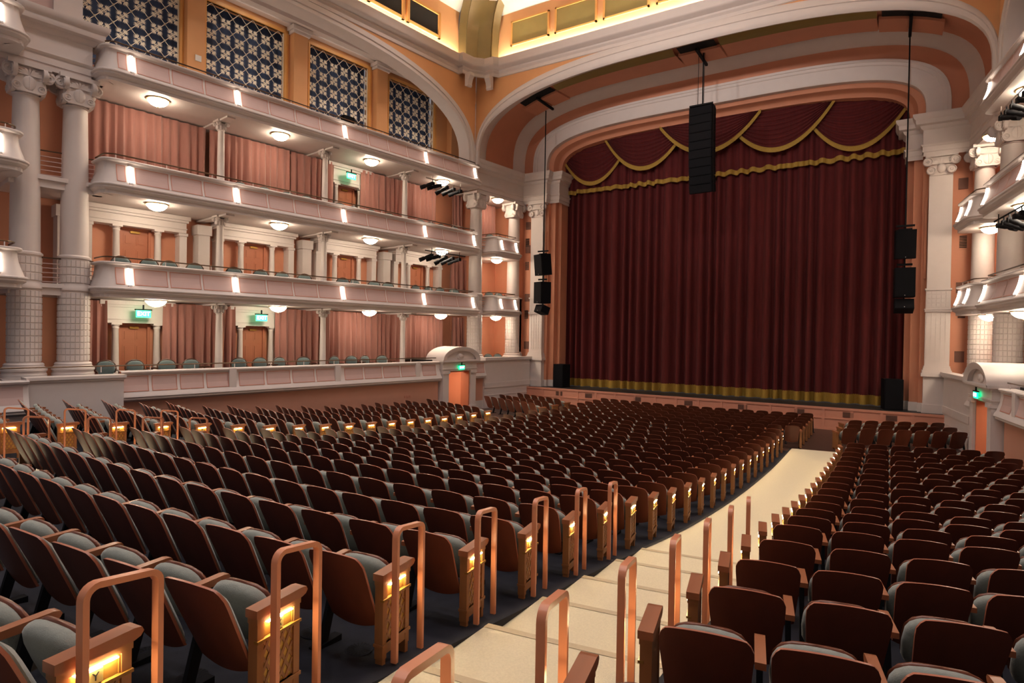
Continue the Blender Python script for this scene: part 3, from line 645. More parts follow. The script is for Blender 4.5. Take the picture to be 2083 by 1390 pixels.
for s in (-1, 1):
    sd = 'left' if s < 0 else 'right'
    for k, n, lb in COLS:
        if s > 0 and k > 5: continue
        o = thing('giant_column', lb+', %s wall' % sd, 'column', WP(s, k, n, 2.28), wrot(s), 'giant columns along the side walls')
        for nm, me, z in (('base', BC[0], .0), ('relief_drum', BC[1], .42), ('shaft', BC[2], 3.52), ('capital', BC[3], 7.83)): child(nm, me, o, (0, 0, z))
        m = MB(); m.box(-.55, .55, -.5, .5, -.65 if k > 5 else -.2, 0); child('plinth', m.mesh('plinth', X['cream']), o)
    # flat pilasters either side of the proscenium
    for (x0, x1, y, lb) in ((8.61, 9.36, -.78, 'wide flat pilaster with relief squares beside the stage opening'), (10.0, 10.3, -.98, 'narrow flat pilaster behind the column nearest the proscenium')):
        xm = (x0+x1)/2; w = (x1-x0)/2
        o = thing('pilaster', lb+', %s side' % sd, 'pilaster', (s*xm, y, 2.5), 0, 'proscenium pilasters')
        m = MB(); m.box(-w-.02, w+.02, 0, .35, .25, 2.4); 
        nc = 5 if w > .2 else 3
        for z0, z1, nr in ((.45, 2.38, 11), (2.55, 3.22, 4)):
            for i in range(nr):
                for j in range(nc):
                    a = -w+2*w*(j+.1)/nc; b = -w+2*w*(j+.9)/nc; za = z0+(z1-z0)*(i+.1)/nr; zb = z0+(z1-z0)*(i+.9)/nr
                    m.box(a, b, -.018, 0, za, zb)
        m.box(-w-.02, w+.02, 0, .35, 2.4, 3.3); child('relief_shaft', m.mesh('pilaster_relief', X['cream']), o)
        m = MB(); m.box(-w-.05, w+.05, -.05, .35, 2.38, 2.46); m.box(-w-.07, w+.07, -.07, .35, 2.46, 2.5); m.box(-w-.05, w+.05, -.05, .35, 3.22, 3.29); child('band', m.mesh('pilaster_band', X['cream']), o)
        m = MB(); m.box(-w, w, 0, .35, 3.29, 7.66); child('shaft', m.mesh('pilaster_shaft', X['cream']), o)
        m = MB(); m.box(-w-.10, w+.10, -.11, .35, .0, .12); m.box(-w-.07, w+.07, -.08, .35, .12, .2); m.box(-w-.05, w+.05, -.05, .35, .2, .28); child('base', m.mesh('pilaster_base', X['cream']), o)
        m = MB()
        H = .78; m.box(-w, w, -.03, .3, 0, H*.92); m.box(-w-.14, w+.14, -.16, .3, H*.90, H)
        for sg in (-1, 1):
            scroll(m, sg*w*1.14, -.08, H*.68, .17 if w > .2 else .09, .18, (0, -1)); scroll(m, sg*w*.86, -.07, H*.24, .155 if w > .2 else .07, .16, (0, -1)); m.box(min(0, sg*w*1.15), max(0, sg*w*1.15), -.06, .2, H*.62, H*.86)
        for j in range(7):
            an = (j-3)*.5
            p0 = Vector((0, -.10, H*.55)); dv = Vector((math.sin(an), 0, math.cos(an)*.7)); sv = Vector((math.cos(an), 0, -math.sin(an)))*(.042 if w > .2 else .02)
            q_ = 1.3 if w > .2 else .6
            m.add([tuple(p0), tuple(p0+dv*.16*q_+sv+Vector((0, -.07, 0))), tuple(p0+dv*.28*q_+Vector((0, -.04, -.02))), tuple(p0+dv*.16*q_-sv+Vector((0, -.07, 0)))], [(0, 1, 2, 3)])
        m.ellip((0, -.05, H*.34), .14 if w > .2 else .06, .06, .2, 1, 10, 6)
        child('capital', m.mesh('pilaster_capital', X['cream'], 40), o, (0, 0, 7.66))
        if w > .2:
            m = MB(); m.box(-w-.05, w+.05, -.05, .4, -2.5, -.14); m.box(-w-.13, w+.13, -.14, .4, -.14, 0); m.box(-w-.09, w+.09, -.09, .4, -1.5, -1.22); m.box(-w-.09, w+.09, -.09, .4, -1.56, -1.5); child('pedestal', m.mesh('pilaster_pedestal', X['cream']), o)
# slender columns between the boxes
def slender(H):
    m = MB(); m.lathe([(.155, 0), (.155, .05), (.14, .07), (.15, .11), (.125, .15), (.122, H*.35), (.105, H-.36), (.12, H-.35), (.12, H-.33), (.105, H-.32)], 16)
    return m.mesh('slender_shaft', X['cream'], 50)
def slender_cap():
    m = MB(); m.lathe([(.105, 0), (.12, .12), (.15, .22)], 14)
    for d in (0, PI/2, PI, 3*PI/2):
        ax = (math.cos(d), math.sin(d)); u = (-ax[1], ax[0])
        for sg in (-1, 1): scroll(m, ax[0]*.14+u[0]*sg*.14, ax[1]*.14+u[1]*sg*.14, .20, .075, .08, ax)
        for j in (-1, 0, 1): m.ellip((ax[0]*.13+u[0]*j*.06, ax[1]*.13+u[1]*j*.06, .09+.02*(j == 0)), .035, .035, .09, 1, 6, 4)
    m.box(-.2, .2, -.2, .2, .27, .33)
    return m.mesh('slender_capital', X['cream'], 40)
SCAP = slender_cap()
FZ = [1.65, TZ[0]-.40, TZ[1]-.40]
for t in range(3):
    H = SOF[t]-FZ[t]; me = slender(H)
    for s in (-1, 1):
        for i, k in enumerate(KC):
            if s > 0 and i < 2: continue
            o = thing('slender_column', 'slender scroll-capital column, %s from the stage, %s box row, %s wall' % (NUM[2-i], LV[t], 'left' if s < 0 else 'right'), 'column', WP(s, k, .9, FZ[t]), wrot(s), 'slender columns between the boxes')
            child('shaft', me, o); child('capital', SCAP, o, (0, 0, H-.33))
            m = MB(); m.box(-.14, .14, -.75, 1.6, H-.06, H); child('beam', m.mesh('beam', X['cream']), o)
# ================================================================== DOOR WALLS
def door_leaf():
    m = MB(); m.box(-.40, .40, 0, .05, 0, 2.16)
    for z0, z1 in ((.18, .72), (.86, 1.52), (1.66, 2.02)):
        for x0, x1 in ((-.33, -.045), (.045, .33)):
            m.box(x0, x1, -.008, 0, z0, z1); m.box(x0+.05, x1-.05, -.028, 0, z0+.05, z1-.05)
    return m.mesh('door_leaf', X['door'])
DL = door_leaf()
def doric():
    m = MB(); m.lathe([(.13, 0), (.13, .06), (.115, .08), (.11, 1.0), (.095, 2.05), (.11, 2.07), (.11, 2.10), (.1, 2.12), (.13, 2.17), (.13, 2.18)], 14); m.box(-.15, .15, -.15, .15, 2.18, 2.24)
    return m.mesh('doric_column', X['cream'], 45)
DC = doric(); dn = 1
BAY = ['first bay by the big column pair', 'second bay from the big columns', 'third bay from the big columns', 'bay nearest the stage']
for s in (-1, 1):
    for t, bays in ((0, (0, 1)), (1, (0, 1, 2, 3)), (2, (2,))):
        for b in bays:
            if s > 0 and b < 3: continue
            k = KB[b]; z = FZ[t]; f = wf(s); rw = wrot(s)
            d = root('door_%d' % dn, WP(s, k, 2.5, z)); dn += 1; d.rotation_euler = (0, 0, rw)
            child('door_leaf', DL, d)
            m = MB(); m.box(-.49, -.40, -.07, .06, 0, 2.24); m.box(.40, .49, -.07, .06, 0, 2.24); m.box(-.49, .49, -.07, .06, 2.16, 2.26); child('door_frame', m.mesh('door_frame', X['door']), d)
            m = MB(); m.box(-.14, .14, -.07, 0, 2.06, 2.13); child('door_closer', m.mesh('door_closer', X['brass']), d)
            for x in (-.62, .62): child('doric_column', DC, d, (x, -.28, 0))
            m = MB(); H = SOF[t]-z
            w = 1.5 if t == 1 else 1.02
            m.box(-w, w, -.40, .05, 2.24, 2.36); m.box(-w-.02, w+.02, -.43, .05, 2.36, 2.40); m.box(-w, w, -.40, .05, 2.40, H-.22); m.box(-w-.05, w+.05, -.47, .05, H-.22, H-.14); m.box(-w-.1, w+.1, -.54, .05, H-.14, H)
            child('door_entablature', m.mesh('door_entablature', X['cream']), d)
            if t == 1:
                m = MB()
                for x in (-1.42, 1.42): m.box(x-.12, x+.12, -.34, .05, 0, 2.24); m.box(x-.15, x+.15, -.37, .05, 2.14, 2.24)
                for x in (-2.02,): m.box(x-.2, x+.2, -.42, .05, 0, H-.3); m.box(x-.25, x+.25, -.47, .05, H-.55, H-.2)
                child('pilaster', m.mesh('bay_pilaster', X['cream']), d)
# ================================================================== DRAPES IN THE BOXES
def drape(s, k0, k1, z0, z1, n, label, rnd):
    m = MB(); N = max(8, int((k1-k0)/.045)); rows = []
    R = random.Random(rnd); ph = [R.random()*6 for _ in range(4)]
    for z, a in ((z0, 1.0), (z0+(z1-z0)*.5, .85), (z1-.25, .5), (z1, .35)):
        rows.append([WP(s, k0+(k1-k0)*i/N, n-a*(.10*math.sin((k0+(k1-k0)*i/N)*23+ph[0]+1.2*math.sin(i*.21+ph[1]))+.04*math.sin(i*.55+ph[2])), z) for i in range(N+1)])
    m.grid(rows)
    tag(m.build('box_drape', X['drape'], None, 60), label, 'curtain', 'rose-brown drapes hanging in the boxes')
DR = [(0, 14.91, 15.6, 'narrow drape left of the first exit door'), (0, 11.2, 13.25, 'drape right of the first exit door'), (0, 10.79, 11.15, 'narrow drape left of the second exit door'), (0, 7.25, 9.25, 'drape right of the second exit door'),
      (0, 2.74, 6.9, 'wide drape across the third bay'), (0, .17, 2.7, 'drape left of the dark gap by the stage-end column'), (0, -1.4, -.52, 'narrow drape right of the dark gap by the stage-end column'),
      (1, -1.5, -.34, 'narrow drape beside the stage-end column'),
      (2, 11.9, 15.6, 'wide drape filling the first bay'), (2, 8.7, 11.8, 'wide drape filling the second bay'), (2, 6.6, 8.6, 'drape left of the exit door'), (2, 2.85, 5.25, 'drape right of the exit door'), (2, .72, 2.8, 'drape under the hanging stage lights'), (2, -1.2, -.3, 'narrow drape beside the stage-end column')]
for s in (-1, 1):
    for i, (t, a, b, lb) in enumerate(DR):
        if s > 0 and b > 4.5: continue
        drape(s, a, b, FZ[t]+.02 if not (t == 0 and a < 2.6) else 2.53, SOF[t]-.04, 1.95 if i % 2 else 1.98, 'rose-brown %s, %s row, %s wall' % (lb, LV[t], 'left' if s < 0 else 'right'), i)
    drape(s, -3.9, -1.65, FZ[2]+.12, 10.9, 2.1, 'rose-brown drape at the back of the upper %s stage box' % ('left' if s < 0 else 'right'), 91)
# ================================================================== LAMPS UNDER THE SOFFITS
def bowl():
    m = MB(); m.lathe([(.02, -.22), (.10, -.205), (.20, -.16), (.27, -.09), (.30, -.03), (.29, -.01)], 20); g = m.mesh('bowl_glass', X['bowl'], 60)
    m = MB(); m.lathe([(.30, -.035), (.325, -.03), (.325, 0), (.1, 0)], 20, cap=False); m.lathe([(.0, -.26), (.025, -.24), (.015, -.215)], 8); r = m.mesh('bowl_ring', X['brass'], 60)
    return g, r
BG, BRG = bowl()
for s in (-1, 1):
    for t in range(3):
        for b, k in enumerate(KB+[-2.6]):
            if t == 2 and b == 4: pass
            if s > 0 and b < 3: continue
            z = SOF[t] if b < 4 else (SOF[t]+.06 if t < 2 else 10.93)
            o = thing('ceiling_bowl', 'glowing bowl lamp, %s soffit, %s, %s wall' % (LV[t], (BAY+['stage box'])[b], 'left' if s < 0 else 'right'), 'ceiling lamp', WP(s, k, .55 if b < 4 else .8, z), wrot(s), 'alabaster bowl lamps under the balconies')
            child('bowl_glass', BG, o); child('ring', BRG, o)
for s in (-1, 1):
    for i, k in enumerate((5.55, 6.34, 7.14, 9.61, 10.35, 11.1)):
        o = thing('recessed_downlight', 'small round recessed light, %s from the stage, in the %s lunette ceiling' % (NUM[i], 'left' if s < 0 else 'right'), 'downlight', WP(s, k, 1.3, 15.95), 0, 'recessed lights over the top balcony')
        m = MB(); m.lathe([(.10, -.012), (.09, -.02), (.0, -.02)], 14, cap=False); child('lens', m.mesh('lens', X['spot']), o)
        m = MB(); m.lathe([(.10, 0), (.13, -.012), (.13, -.02), (.10, -.02)], 14, cap=False); child('ring', m.mesh('trim_ring', X['cream']), o)
# ================================================================== EXIT SIGNS
def text_mesh(txt, size, name, mat_, ext=.004):
    cu = bpy.data.curves.new(name, 'FONT'); cu.body = txt; cu.size = size; cu.align_x = 'CENTER'; cu.align_y = 'CENTER'; cu.extrude = ext
    ob = bpy.data.objects.new(name, cu); COL.objects.link(ob)
    dg = bpy.context.evaluated_depsgraph_get(); me = bpy.data.meshes.new_from_object(ob.evaluated_get(dg))
    bpy.data.objects.remove(ob); me.materials.clear(); me.materials.append(mat_); return me
EXT = text_mesh('EXIT', .19, 'exit_letters', X['exitw'])
def exit_sign(loc, rz, label, sc=1.0):
    o = thing('exit_sign', label, 'exit sign', loc, rz, 'green exit signs')
    m = MB(); m.box(-.22*sc, .22*sc, -.02, .02, -.12*sc, .12*sc); child('glass_plate', m.mesh('glass_plate', X['exit']), o)
    m = MB(); m.box(-.25*sc, .25*sc, -.035, .035, .12*sc, .16*sc); m.box(-.02, .02, -.02, .02, .16*sc, .30*sc); child('mount', m.mesh('sign_mount', X['black']), o)
    c = child('letters', EXT, o, (0, -.03, 0), (PI/2, 0, 0)); c.scale = (sc, sc, 1)
for k, n, z, lb in ((13.95, 1.7, 4.2, 'first from the big columns in the lowest box row'), (9.9, 1.7, 4.2, 'second from the big columns in the lowest box row'), (5.95, 1.7, 10.45, 'between parted drapes in the top box row')):
    exit_sign(WP(-1, k, n, z), wrot(-1), 'green lit EXIT sign, %s' % lb)
# ================================================================== PORTALS
for s in (-1, 1):
    f = wf(s); sd = 'left' if s < 0 else 'right'
    o = thing('exit_portal', 'white doorway with curved pediment at the stage end of the %s wall' % sd, 'doorway', WP(s, 1.13, -.1, 0))
    m = MB()
    for k0, k1 in ((.04, .40), (1.86, 2.22)):
        m.box(k0, k1, -.30, .3, 0, 1.9, 0, f); m.box(k0-.03, k1+.03, -.34, .3, 0, .3, 0, f); m.box(k0-.03, k1+.03, -.35, .3, 1.86, 1.98, 0, f)
    m.build('pilaster', X['cream'], o)
    m = MB(); m.box(.0, 2.26, -.30, .3, 1.98, 2.36, 0, f); m.box(-.04, 2.30, -.34, .3, 2.06, 2.1, 0, f); m.box(-.05, 2.31, -.38, .3, 2.36, 2.42, 0, f); m.box(-.10, 2.36, -.44, .3, 2.42, 2.5, 0, f); m.build('entablature', X['cream'], o)
    m = MB(); a = [(1.13+1.23*math.cos(t), 2.5+.62*math.sin(t)) for t in frange(0, PI, 17)]; b = [(1.13+1.02*math.cos(t), 2.5+.46*math.sin(t)) for t in frange(0, PI, 17)]
    m.grid([[(p[0], .75, p[1]) for p in a], [(p[0], -.46, p[1]) for p in a], [(p[0], -.46, p[1]-.05) for p in a], [(p[0]*.97+.034, -.40, p[1]*.98+.02) for p in b], [(p[0], -.40, p[1]) for p in b], [(p[0], -.27, p[1]) for p in b]])
    m.build('pediment_arch', X['cream'], o, 40, f)
    m = MB(); m.v = [WP(s, p[0], -.27, p[1]) for p in b]; m.f = [tuple(range(len(b)))]; m.m = [0]; m.build('tympanum', X['cream'], o)
    m = MB(); m.ellip((1.13, -.29, 2.66), .26, .05, .14, 1, 14, 8); m.ellip((1.13, -.31, 2.68), .14, .06, .10, .7, 10, 6); m.build('cartouche', X['cream'], o, 60, f)
    m = MB()
    for k0, k1, z0, z1 in ((.40, .47, 0, 2.0), (1.79, 1.86, 0, 2.0), (.40, 1.86, 1.92, 1.99)): m.box(k0, k1, -.22, .3, z0, z1, 0, f)
    m.build('door_casing', X['door'], o)
    # corridor behind the opening
    m = MB(); m.box(-.6, -.5, .2, 2.5, 0, 2.4, 0, f); m.box(2.5, 2.6, .2, 2.5, 0, 2.4, 0, f); m.box(-.6, 2.6, 2.4, 2.5, 0, 2.4, 0, f); m.box(-.6, 2.6, .2, 2.5, 2.3, 2.4, 0, f); m.box(-.6, .40, .2, .3, 0, 2.4, 0, f); m.box(1.86, 2.6, .2, .3, 0, 2.4, 0, f)
    m.build('corridor', X['terra'], o)
    ld = bpy.data.lights.new('corridor_light', 'AREA'); ld.energy = 75; ld.size = .7; ld.color = (1, .74, .5)
    lo = bpy.data.objects.new('corridor_light', ld); COL.objects.link(lo); lo.parent = o; lo.location = Vector(WP(s, 1.3, 1.3, 2.26))-o.location
    exit_sign(WP(s, 1.13, -.40, 2.14), wrot(s), 'green lit EXIT sign over the %s curved-pediment doorway' % sd, .8)
for k, z, nm in ((3.95, .92, 'L'),):
    for i in range(3):
        m = MB(); m.box(k+i*.13-.05, k+i*.13+.05, -.015, 0, z-.05, z+.05, 0, wf(-1)); m.box(k+i*.13-.02, k+i*.13+.02, -.022, -.015, z-.02, z+.02, 0, wf(-1))
        tag(m.build('wall_socket', X['line']), '%s of three little coral wall plates on the terracotta dado' % NUM[i], 'wall plate', 'coral wall plates')
# ================================================================== GRILLES
def fan_mesh():
    m = MB()                       # one palm-leaf spray pointing +x in the x-z plane
    for j in range(7):
        an = (j-3)*.34; L = .175-.014*abs(j-3)
        d = Vector((math.cos(an), 0, math.sin(an))); sv = Vector((-math.sin(an), 0, math.cos(an)))*.014
        b = Vector((.075, 0, 0))
        P = [b, b+d*L*.55+sv+Vector((0, -.015, 0)), b+d*L, b+d*L*.55-sv+Vector((0, -.015, 0)), b+d*L*.5+Vector((0, .02, 0))]
        m.add([tuple(p) for p in P], [(0, 1, 2, 3), (0, 4, 1), (1, 4, 2), (2, 4, 3), (3, 4, 0)])
    return m
FAN = fan_mesh()
def flower_mesh():
    m = MB()
    for q in range(4):
        a = PI/4+q*PI/2; c, sn = math.cos(a), math.sin(a)
        m.add([(p[0]*c-p[2]*sn, p[1], p[0]*sn+p[2]*c) for p in FAN.v], FAN.f)
        m.box(.0, .16, -.012, .012, -.014, .014, 0, lambda p: (p[0]*c-p[2]*sn, p[1], p[0]*sn+p[2]*c))
    for q in range(4):
        a = q*PI/2; c, sn = math.cos(a)*.075, math.sin(a)*.075
    m.tube([(.075*math.cos(q*PI/2), 0, .075*math.sin(q*PI/2)) for q in range(4)], .013, 5, closed=True)
    return m.mesh('palm_spray', X['leaf'])
FLW = flower_mesh()
for s in (-1, 1):
    for g, (ka, kb) in enumerate(GW):
        if s > 0: continue
        za, zb = 12.0, 15.52; kc = (ka+kb)/2
        o = thing('palm_grille', 'white palm-leaf lattice grille filling the %s tall opening from the big columns' % NUM[g], 'grille', WP(s, kc, 2.08, za), wrot(s), 'palm-leaf grilles above the top balcony')
        w = kb-ka; h = zb-za; px = .51; pz = .56
        nx = int(w/px)+1; nz = int(h/pz)+1; me = MB()
        for iz in range(-1, nz+2):
            for ix in range(-nx, nx+1):
                x = (ix+.5)*px; z = iz*pz+h*.02+.1
                if abs(x) < w/2-.12 and .1 < z < h-.12: child('palm_spray', FLW, o, (x, 0, z))
        lat = MB(); D = math.hypot(px, pz)
        for iz in range(-1, nz+2):
            for ix in range(-nx, nx+1):
                x = (ix+.5)*px; z = iz*pz+h*.02+.1
                for sg in (1, -1):
                    x2 = x+sg*px; z2 = z+pz
                    # clip to the frame
                    t0, t1 = 0.0, 1.0; dx = x2-x; dz = z2-z
                    for p, q in ((-dx, x+w/2), (dx, w/2-x), (-dz, z), (dz, h-z)):
                        if p < 0: t0 = max(t0, q/p)
                        elif p > 0: t1 = min(t1, q/p)
                    if t1-t0 > .02: lat.tube([(x+dx*t0, 0, z+dz*t0), (x+dx*t1, 0, z+dz*t1)], .012, 4)
                    mx_, mz_ = x+dx*.5, z+dz*.5
                    if abs(mx_) < w/2 and 0 < mz_ < h: lat.lathe([(.032, -.032), (.032, .032)], 6, (mx_, 0, mz_))
        child('lattice', lat.mesh('lattice', X['leaf']), o)
        for x0, x1, z0, z1 in ((-w/2, -w/2+.05, 0, h), (w/2-.05, w/2, 0, h)):
            m = MB(); m.box(x0, x1, -.03, .03, z0, z1); child('side_bar', m.mesh('side_bar', X['leaf']), o)
        m = MB()
        for x0, x1, z0, z1, d in ((-w/2-.14, -w/2, 0, h+.12, .10), (w/2, w/2+.14, 0, h+.12, .10), (-w/2-.14, w/2+.14, h, h+.12, .10), (-w/2-.06, -w/2+.02, 0, h, .14), (w/2-.02, w/2+.06, 0, h, .14)): m.box(x0, x1, -d, .05, z0, z1)
        child('surround', m.mesh('surround', X['frame']), o)
        b = MB(); N = 60                                       # dark blue drape behind the grille
        b.grid([[WP(s, ka-.2+(w+.4)*i/N, 2.62+.05*math.sin(i*.9)+.03*math.sin(i*.37), z) for i in range(N+1)] for z in (11.8, 16.0)])
        tag(b.build('blue_drape', X['navy'], None, 60), 'midnight blue drape seen through the %s palm grille' % NUM[g], 'curtain', 'blue drapes behind the grilles')
        ld = bpy.data.lights.new('grille_light', 'AREA'); ld.energy = 14; ld.size = 2.2; ld.size_y = .15; ld.shape = 'RECTANGLE'; ld.color = (1, .86, .70)
        lo = bpy.data.objects.new('grille_light', ld); COL.objects.link(lo); lo.parent = o; lo.location = (0, -1.25, -.05+.25); lo.rotation_euler = (math.radians(145), 0, 0)
m = MB(); m.box(12.22, 12.42, 1.66, 1.70, 13.1, 13.3, 0, wf(-1)); tag(m.build('wall_speaker', X['switch']), 'small white box fixed to the ochre pier between the first two grilles', 'wall box')
# ================================================================== HOUSE CURTAIN AND SWAGS
cu = thing('house_curtain', 'tall oxblood velvet house curtain in deep vertical pleats closing the stage', 'curtain', (0, .6, .95))
def pleat(x):
    t = math.sin(x*12.5+1.4*math.sin(x*1.7)+.7*math.sin(x*4.3)); return .15*math.copysign(abs(t)**.6, t)+.04*math.sin(x*4.1+1)
N = 620
m = MB(); m.grid([[(-8.4+16.8*i/N, .78+a*pleat(-8.4+16.8*i/N), z) for i in range(N+1)] for z, a in ((1.36, 1.25), (3, 1.15), (7, 1.0), (12.6, .9))]); m.build('drape', X['velvet'], cu, 80)
m = MB(); m.grid([[(-8.4+16.8*i/N, .765+1.27*pleat(-8.4+16.8*i/N), z+.012*math.sin(i*2.1)) for i in range(N+1)] for z in (.97, 1.38)]); m.build('fringe', X['fringe'], cu, 80)
va = thing('valance', 'oxblood pleated valance with gold bullion fringe across the top of the stage', 'valance', (0, .35, 11.6))
m = MB(); m.grid([[(-8.4+16.8*i/N, .56+.6*pleat(-8.4+16.8*i/N), z+.03*math.sin(i*.30+math.sin(i*.07))) for i in range(N+1)] for z in (11.72, 13, 14.5)]); m.build('drape', X['velvet'], va, 80)
m = MB(); m.grid([[(-8.4+16.8*i/N, .545+.62*pleat(-8.4+16.8*i/N), z+.03*math.sin(i*.30+math.sin(i*.07))) for i in range(N+1)] for z in (11.52, 11.74)]); m.build('fringe', X['fringe'], va, 80)
SW = [(-6.25, 2.25, 12.02, .42), (-3.32, 2.28, 12.40, .26), (-.12, 2.42, 12.72, .10), (2.9, 2.40, 12.40, .26), (6.02, 2.32, 12.02, .42)]
for i, (xc, hw, zb, y0) in enumerate(SW):
    zt = 14.3; dr = zt-zb
    o = thing('swag', 'curved velvet swag with gold fringe edge, %s from the left along the valance' % NUM[i], 'swag', (xc, y0, zb), 0, 'swags of the valance')
    nu, nv = 30, 56; rows = []; ff = []
    def sp(u, v):                                  # u across, v down
        x = xc+hw*u*(1-.02*v)
        sag = (1-abs(u)**2.0)
        zl = zt-v*dr*sag
        y = y0+.045*math.sin(v*56+.6*math.sin(u*3))*(.45+.55*sag)-.07*v*sag
        return (x, y, zl)
    for jv in range(nv*3+1):
        v = jv/(nv*3); rows.append([sp(-1+2*j/nu, v) for j in range(nu+1)])
    m = MB(); m.grid(rows); m.build('drape', X['velvet'], o, 80)
    e = rows[-1]; m = MB()
    m.grid([[(p[0], p[1]-.03, p[2]+.02) for p in e], [(p[0], p[1]-.06, p[2]-.05) for p in e], [(p[0], p[1]-.03, p[2]-.20) for p in e]]); m.grid([[(p[0], p[1], p[2]-.0) for p in e], [(p[0], p[1]-.0, p[2]-.19) for p in e]])
    m.build('fringe', X['fringe'], o, 80)
# ================================================================== SPEAKERS
def cabinet(w, d, h, name):
    m = MB(); m.box(-w/2, w/2, -d/2, d/2, -h/2, h/2); return m.mesh(name, X['blackpaint'])
o = thing('line_array', 'tall curved column of black line-array speakers hung from the vault in mid stage', 'speaker array', (.42, -3.0, 9.85))
z = 13.62; y = -3.0; tilt = 0.0; NB = 10
for i in range(NB):
    h = .362; tilt = math.radians(-1+i*1.35)
    m = MB(); w = .98
    m.prism([(-.26, -.175), (-.26, .175), (.30, .165), (.30, -.165)], lambda p: (-w/2, p[0], p[1]), lambda p: (w/2, p[0], p[1]))
    c = child('cabinet', m.mesh('array_cabinet', X['blackpaint']), o, Vector((.42, y, z-h/2))-o.location, (tilt, 0, math.radians(-4)))
    m = MB(); m.box(-w/2+.03, w/2-.03, -.275, -.262, -.155, .155); child('grille', m.mesh('array_grille', X['mesh']), c)
    m = MB()
    for sx in (-w/2-.012, w/2-.012): m.box(sx, sx+.024, -.1, .02, -.19, .19)
    child('link_plate', m.mesh('link_plate', X['black']), c)
    z -= h*math.cos(tilt); y += h*math.sin(tilt)*.9
m = MB(); m.box(-.06, .9, -3.3, -2.7, 13.64, 13.70); m.tube([(.0, -3.0, 13.70), (.0, -3.0, 13.81)], .03, 6); m.tube([(.84, -3.0, 13.70), (.84, -3.0, 13.81)], .03, 6); m.build('rigging_frame', X['black'], o)
m = MB()
for x in (.22, .42, .47): m.tube([(x, -3.0, 13.82), (x, -3.0, 16.1)], .012 if x != .42 else .03, 5)
m.build('cable', X['black'], o)
for s in (-1, 1):
    sd = 'left' if s < 0 else 'right'
    o = thing('hung_speakers', 'black speaker cluster hanging on a cable at the %s of the stage opening' % sd, 'speaker', (s*7.85, -2.08, 4.9))
    for j, (z, h, w, d, ti) in enumerate(((7.38, 1.08, .66, .62, .10), (5.93, 1.10, .66, .62, 0), (5.05, .40, .62, .5, -.35))):
        c = child('cabinet', cabinet(w, d, h, 'speaker_cabinet'), o, (0, 0, z-4.9), (ti, 0, s*math.radians(24 if s < 0 else 4)))
        m = MB(); m.box(-w/2+.02, w/2-.02, -d/2-.015, -d/2, -h/2+.02, h/2-.02); child('grille', m.mesh('speaker_grille', X['mesh']), c)
        m = MB(); m.box(-.012, .012, -d/2-.02, -d/2-.014, -h/2+.05, -h/2+.075); child('badge', m.mesh('badge', X['switch']), c)
    m = MB(); m.box(-.3, .3, -.04, .04, 3.15, 3.22); m.box(-.22, .22, -.03, .03, 3.02, 3.08); m.box(-.25, .25, -.03, .03, 1.68, 1.76); m.tube([(.0, .05, 3.1), (.0, .05, 0.2)], .03, 6); child('yoke', m.mesh('yoke', X['black']), o)
    m = MB(); m.tube([(0, .05, 3.1), (0, .05, vz(7.85, d=.2)-4.9)], .028, 6); child('cable', m.mesh('cable', X['black']), o)
    o = thing('stage_speaker', 'black floor speaker standing on the %s corner of the stage' % sd, 'speaker', (s*7.55, -.32, .94), s*math.radians(12))
    c = child('cabinet', cabinet(.66, .62, 1.24, 'floor_cabinet'), o, (0, 0, .62))
    m = MB(); m.box(-.30, .30, -.33, -.31, .03, 1.2); child('grille', m.mesh('floor_grille', X['mesh']), o)
# ================================================================== STAGE LIGHTS under the balconies
def fixture():
    m = MB(); prof = [(.02, 0), (.07, .01), (.085, .08), (.085, .26), (.065, .34), (.095, .42), (.10, .62), (.085, .62)]
    m.lathe(prof, 10)
    return m.mesh('lamp_body', X['black'], 50)
FX = fixture()
for s in (-1, 1):
    for t in (1, 2):
        ks = [.75, 1.2, 1.65, 2.1, 2.55] if s < 0 else [.3, .8, 1.3, 1.8, 2.3, 2.8, 3.3, 3.8]
        o = thing('stage_light_bar', 'bar of black stage lights hung under the %s balcony near the stage, %s wall' % (LV[t], 'left' if s < 0 else 'right'), 'stage lights', WP(s, 1.6, .3, SOF[t]-.6))
        m = MB(); m.tube([WP(s, ks[0]-.4, .25, SOF[t]-.16), WP(s, ks[-1]+.4, .25, SOF[t]-.16)], .025, 6)
        for k in (ks[0], ks[-1]): m.tube([WP(s, k, .25, SOF[t]), WP(s, k, .25, SOF[t]-.16)], .015, 5)
        m.build('pipe', X['cream'] if t == 2 else X['black'], o)
        for i, k in enumerate(ks):
            p = Vector(WP(s, k, .25, SOF[t]-.34))-o.location
            c = child('spotlight', FX, o, p, (math.radians(108+7*(i % 3)), 0, s*math.radians(70-9*i) if s < 0 else math.radians(40+6*i)))
            q = child('hanger', None, o) if False else None
            m = MB(); m.tube([WP(s, k, .25, SOF[t]-.14), WP(s, k+.03, .25, SOF[t]-.36)], .02, 5); m.box(k-.08, k+.08, .2, .3, SOF[t]-.42, SOF[t]-.28, 0, wf(s)); m.build('hanger', X['black'], o)
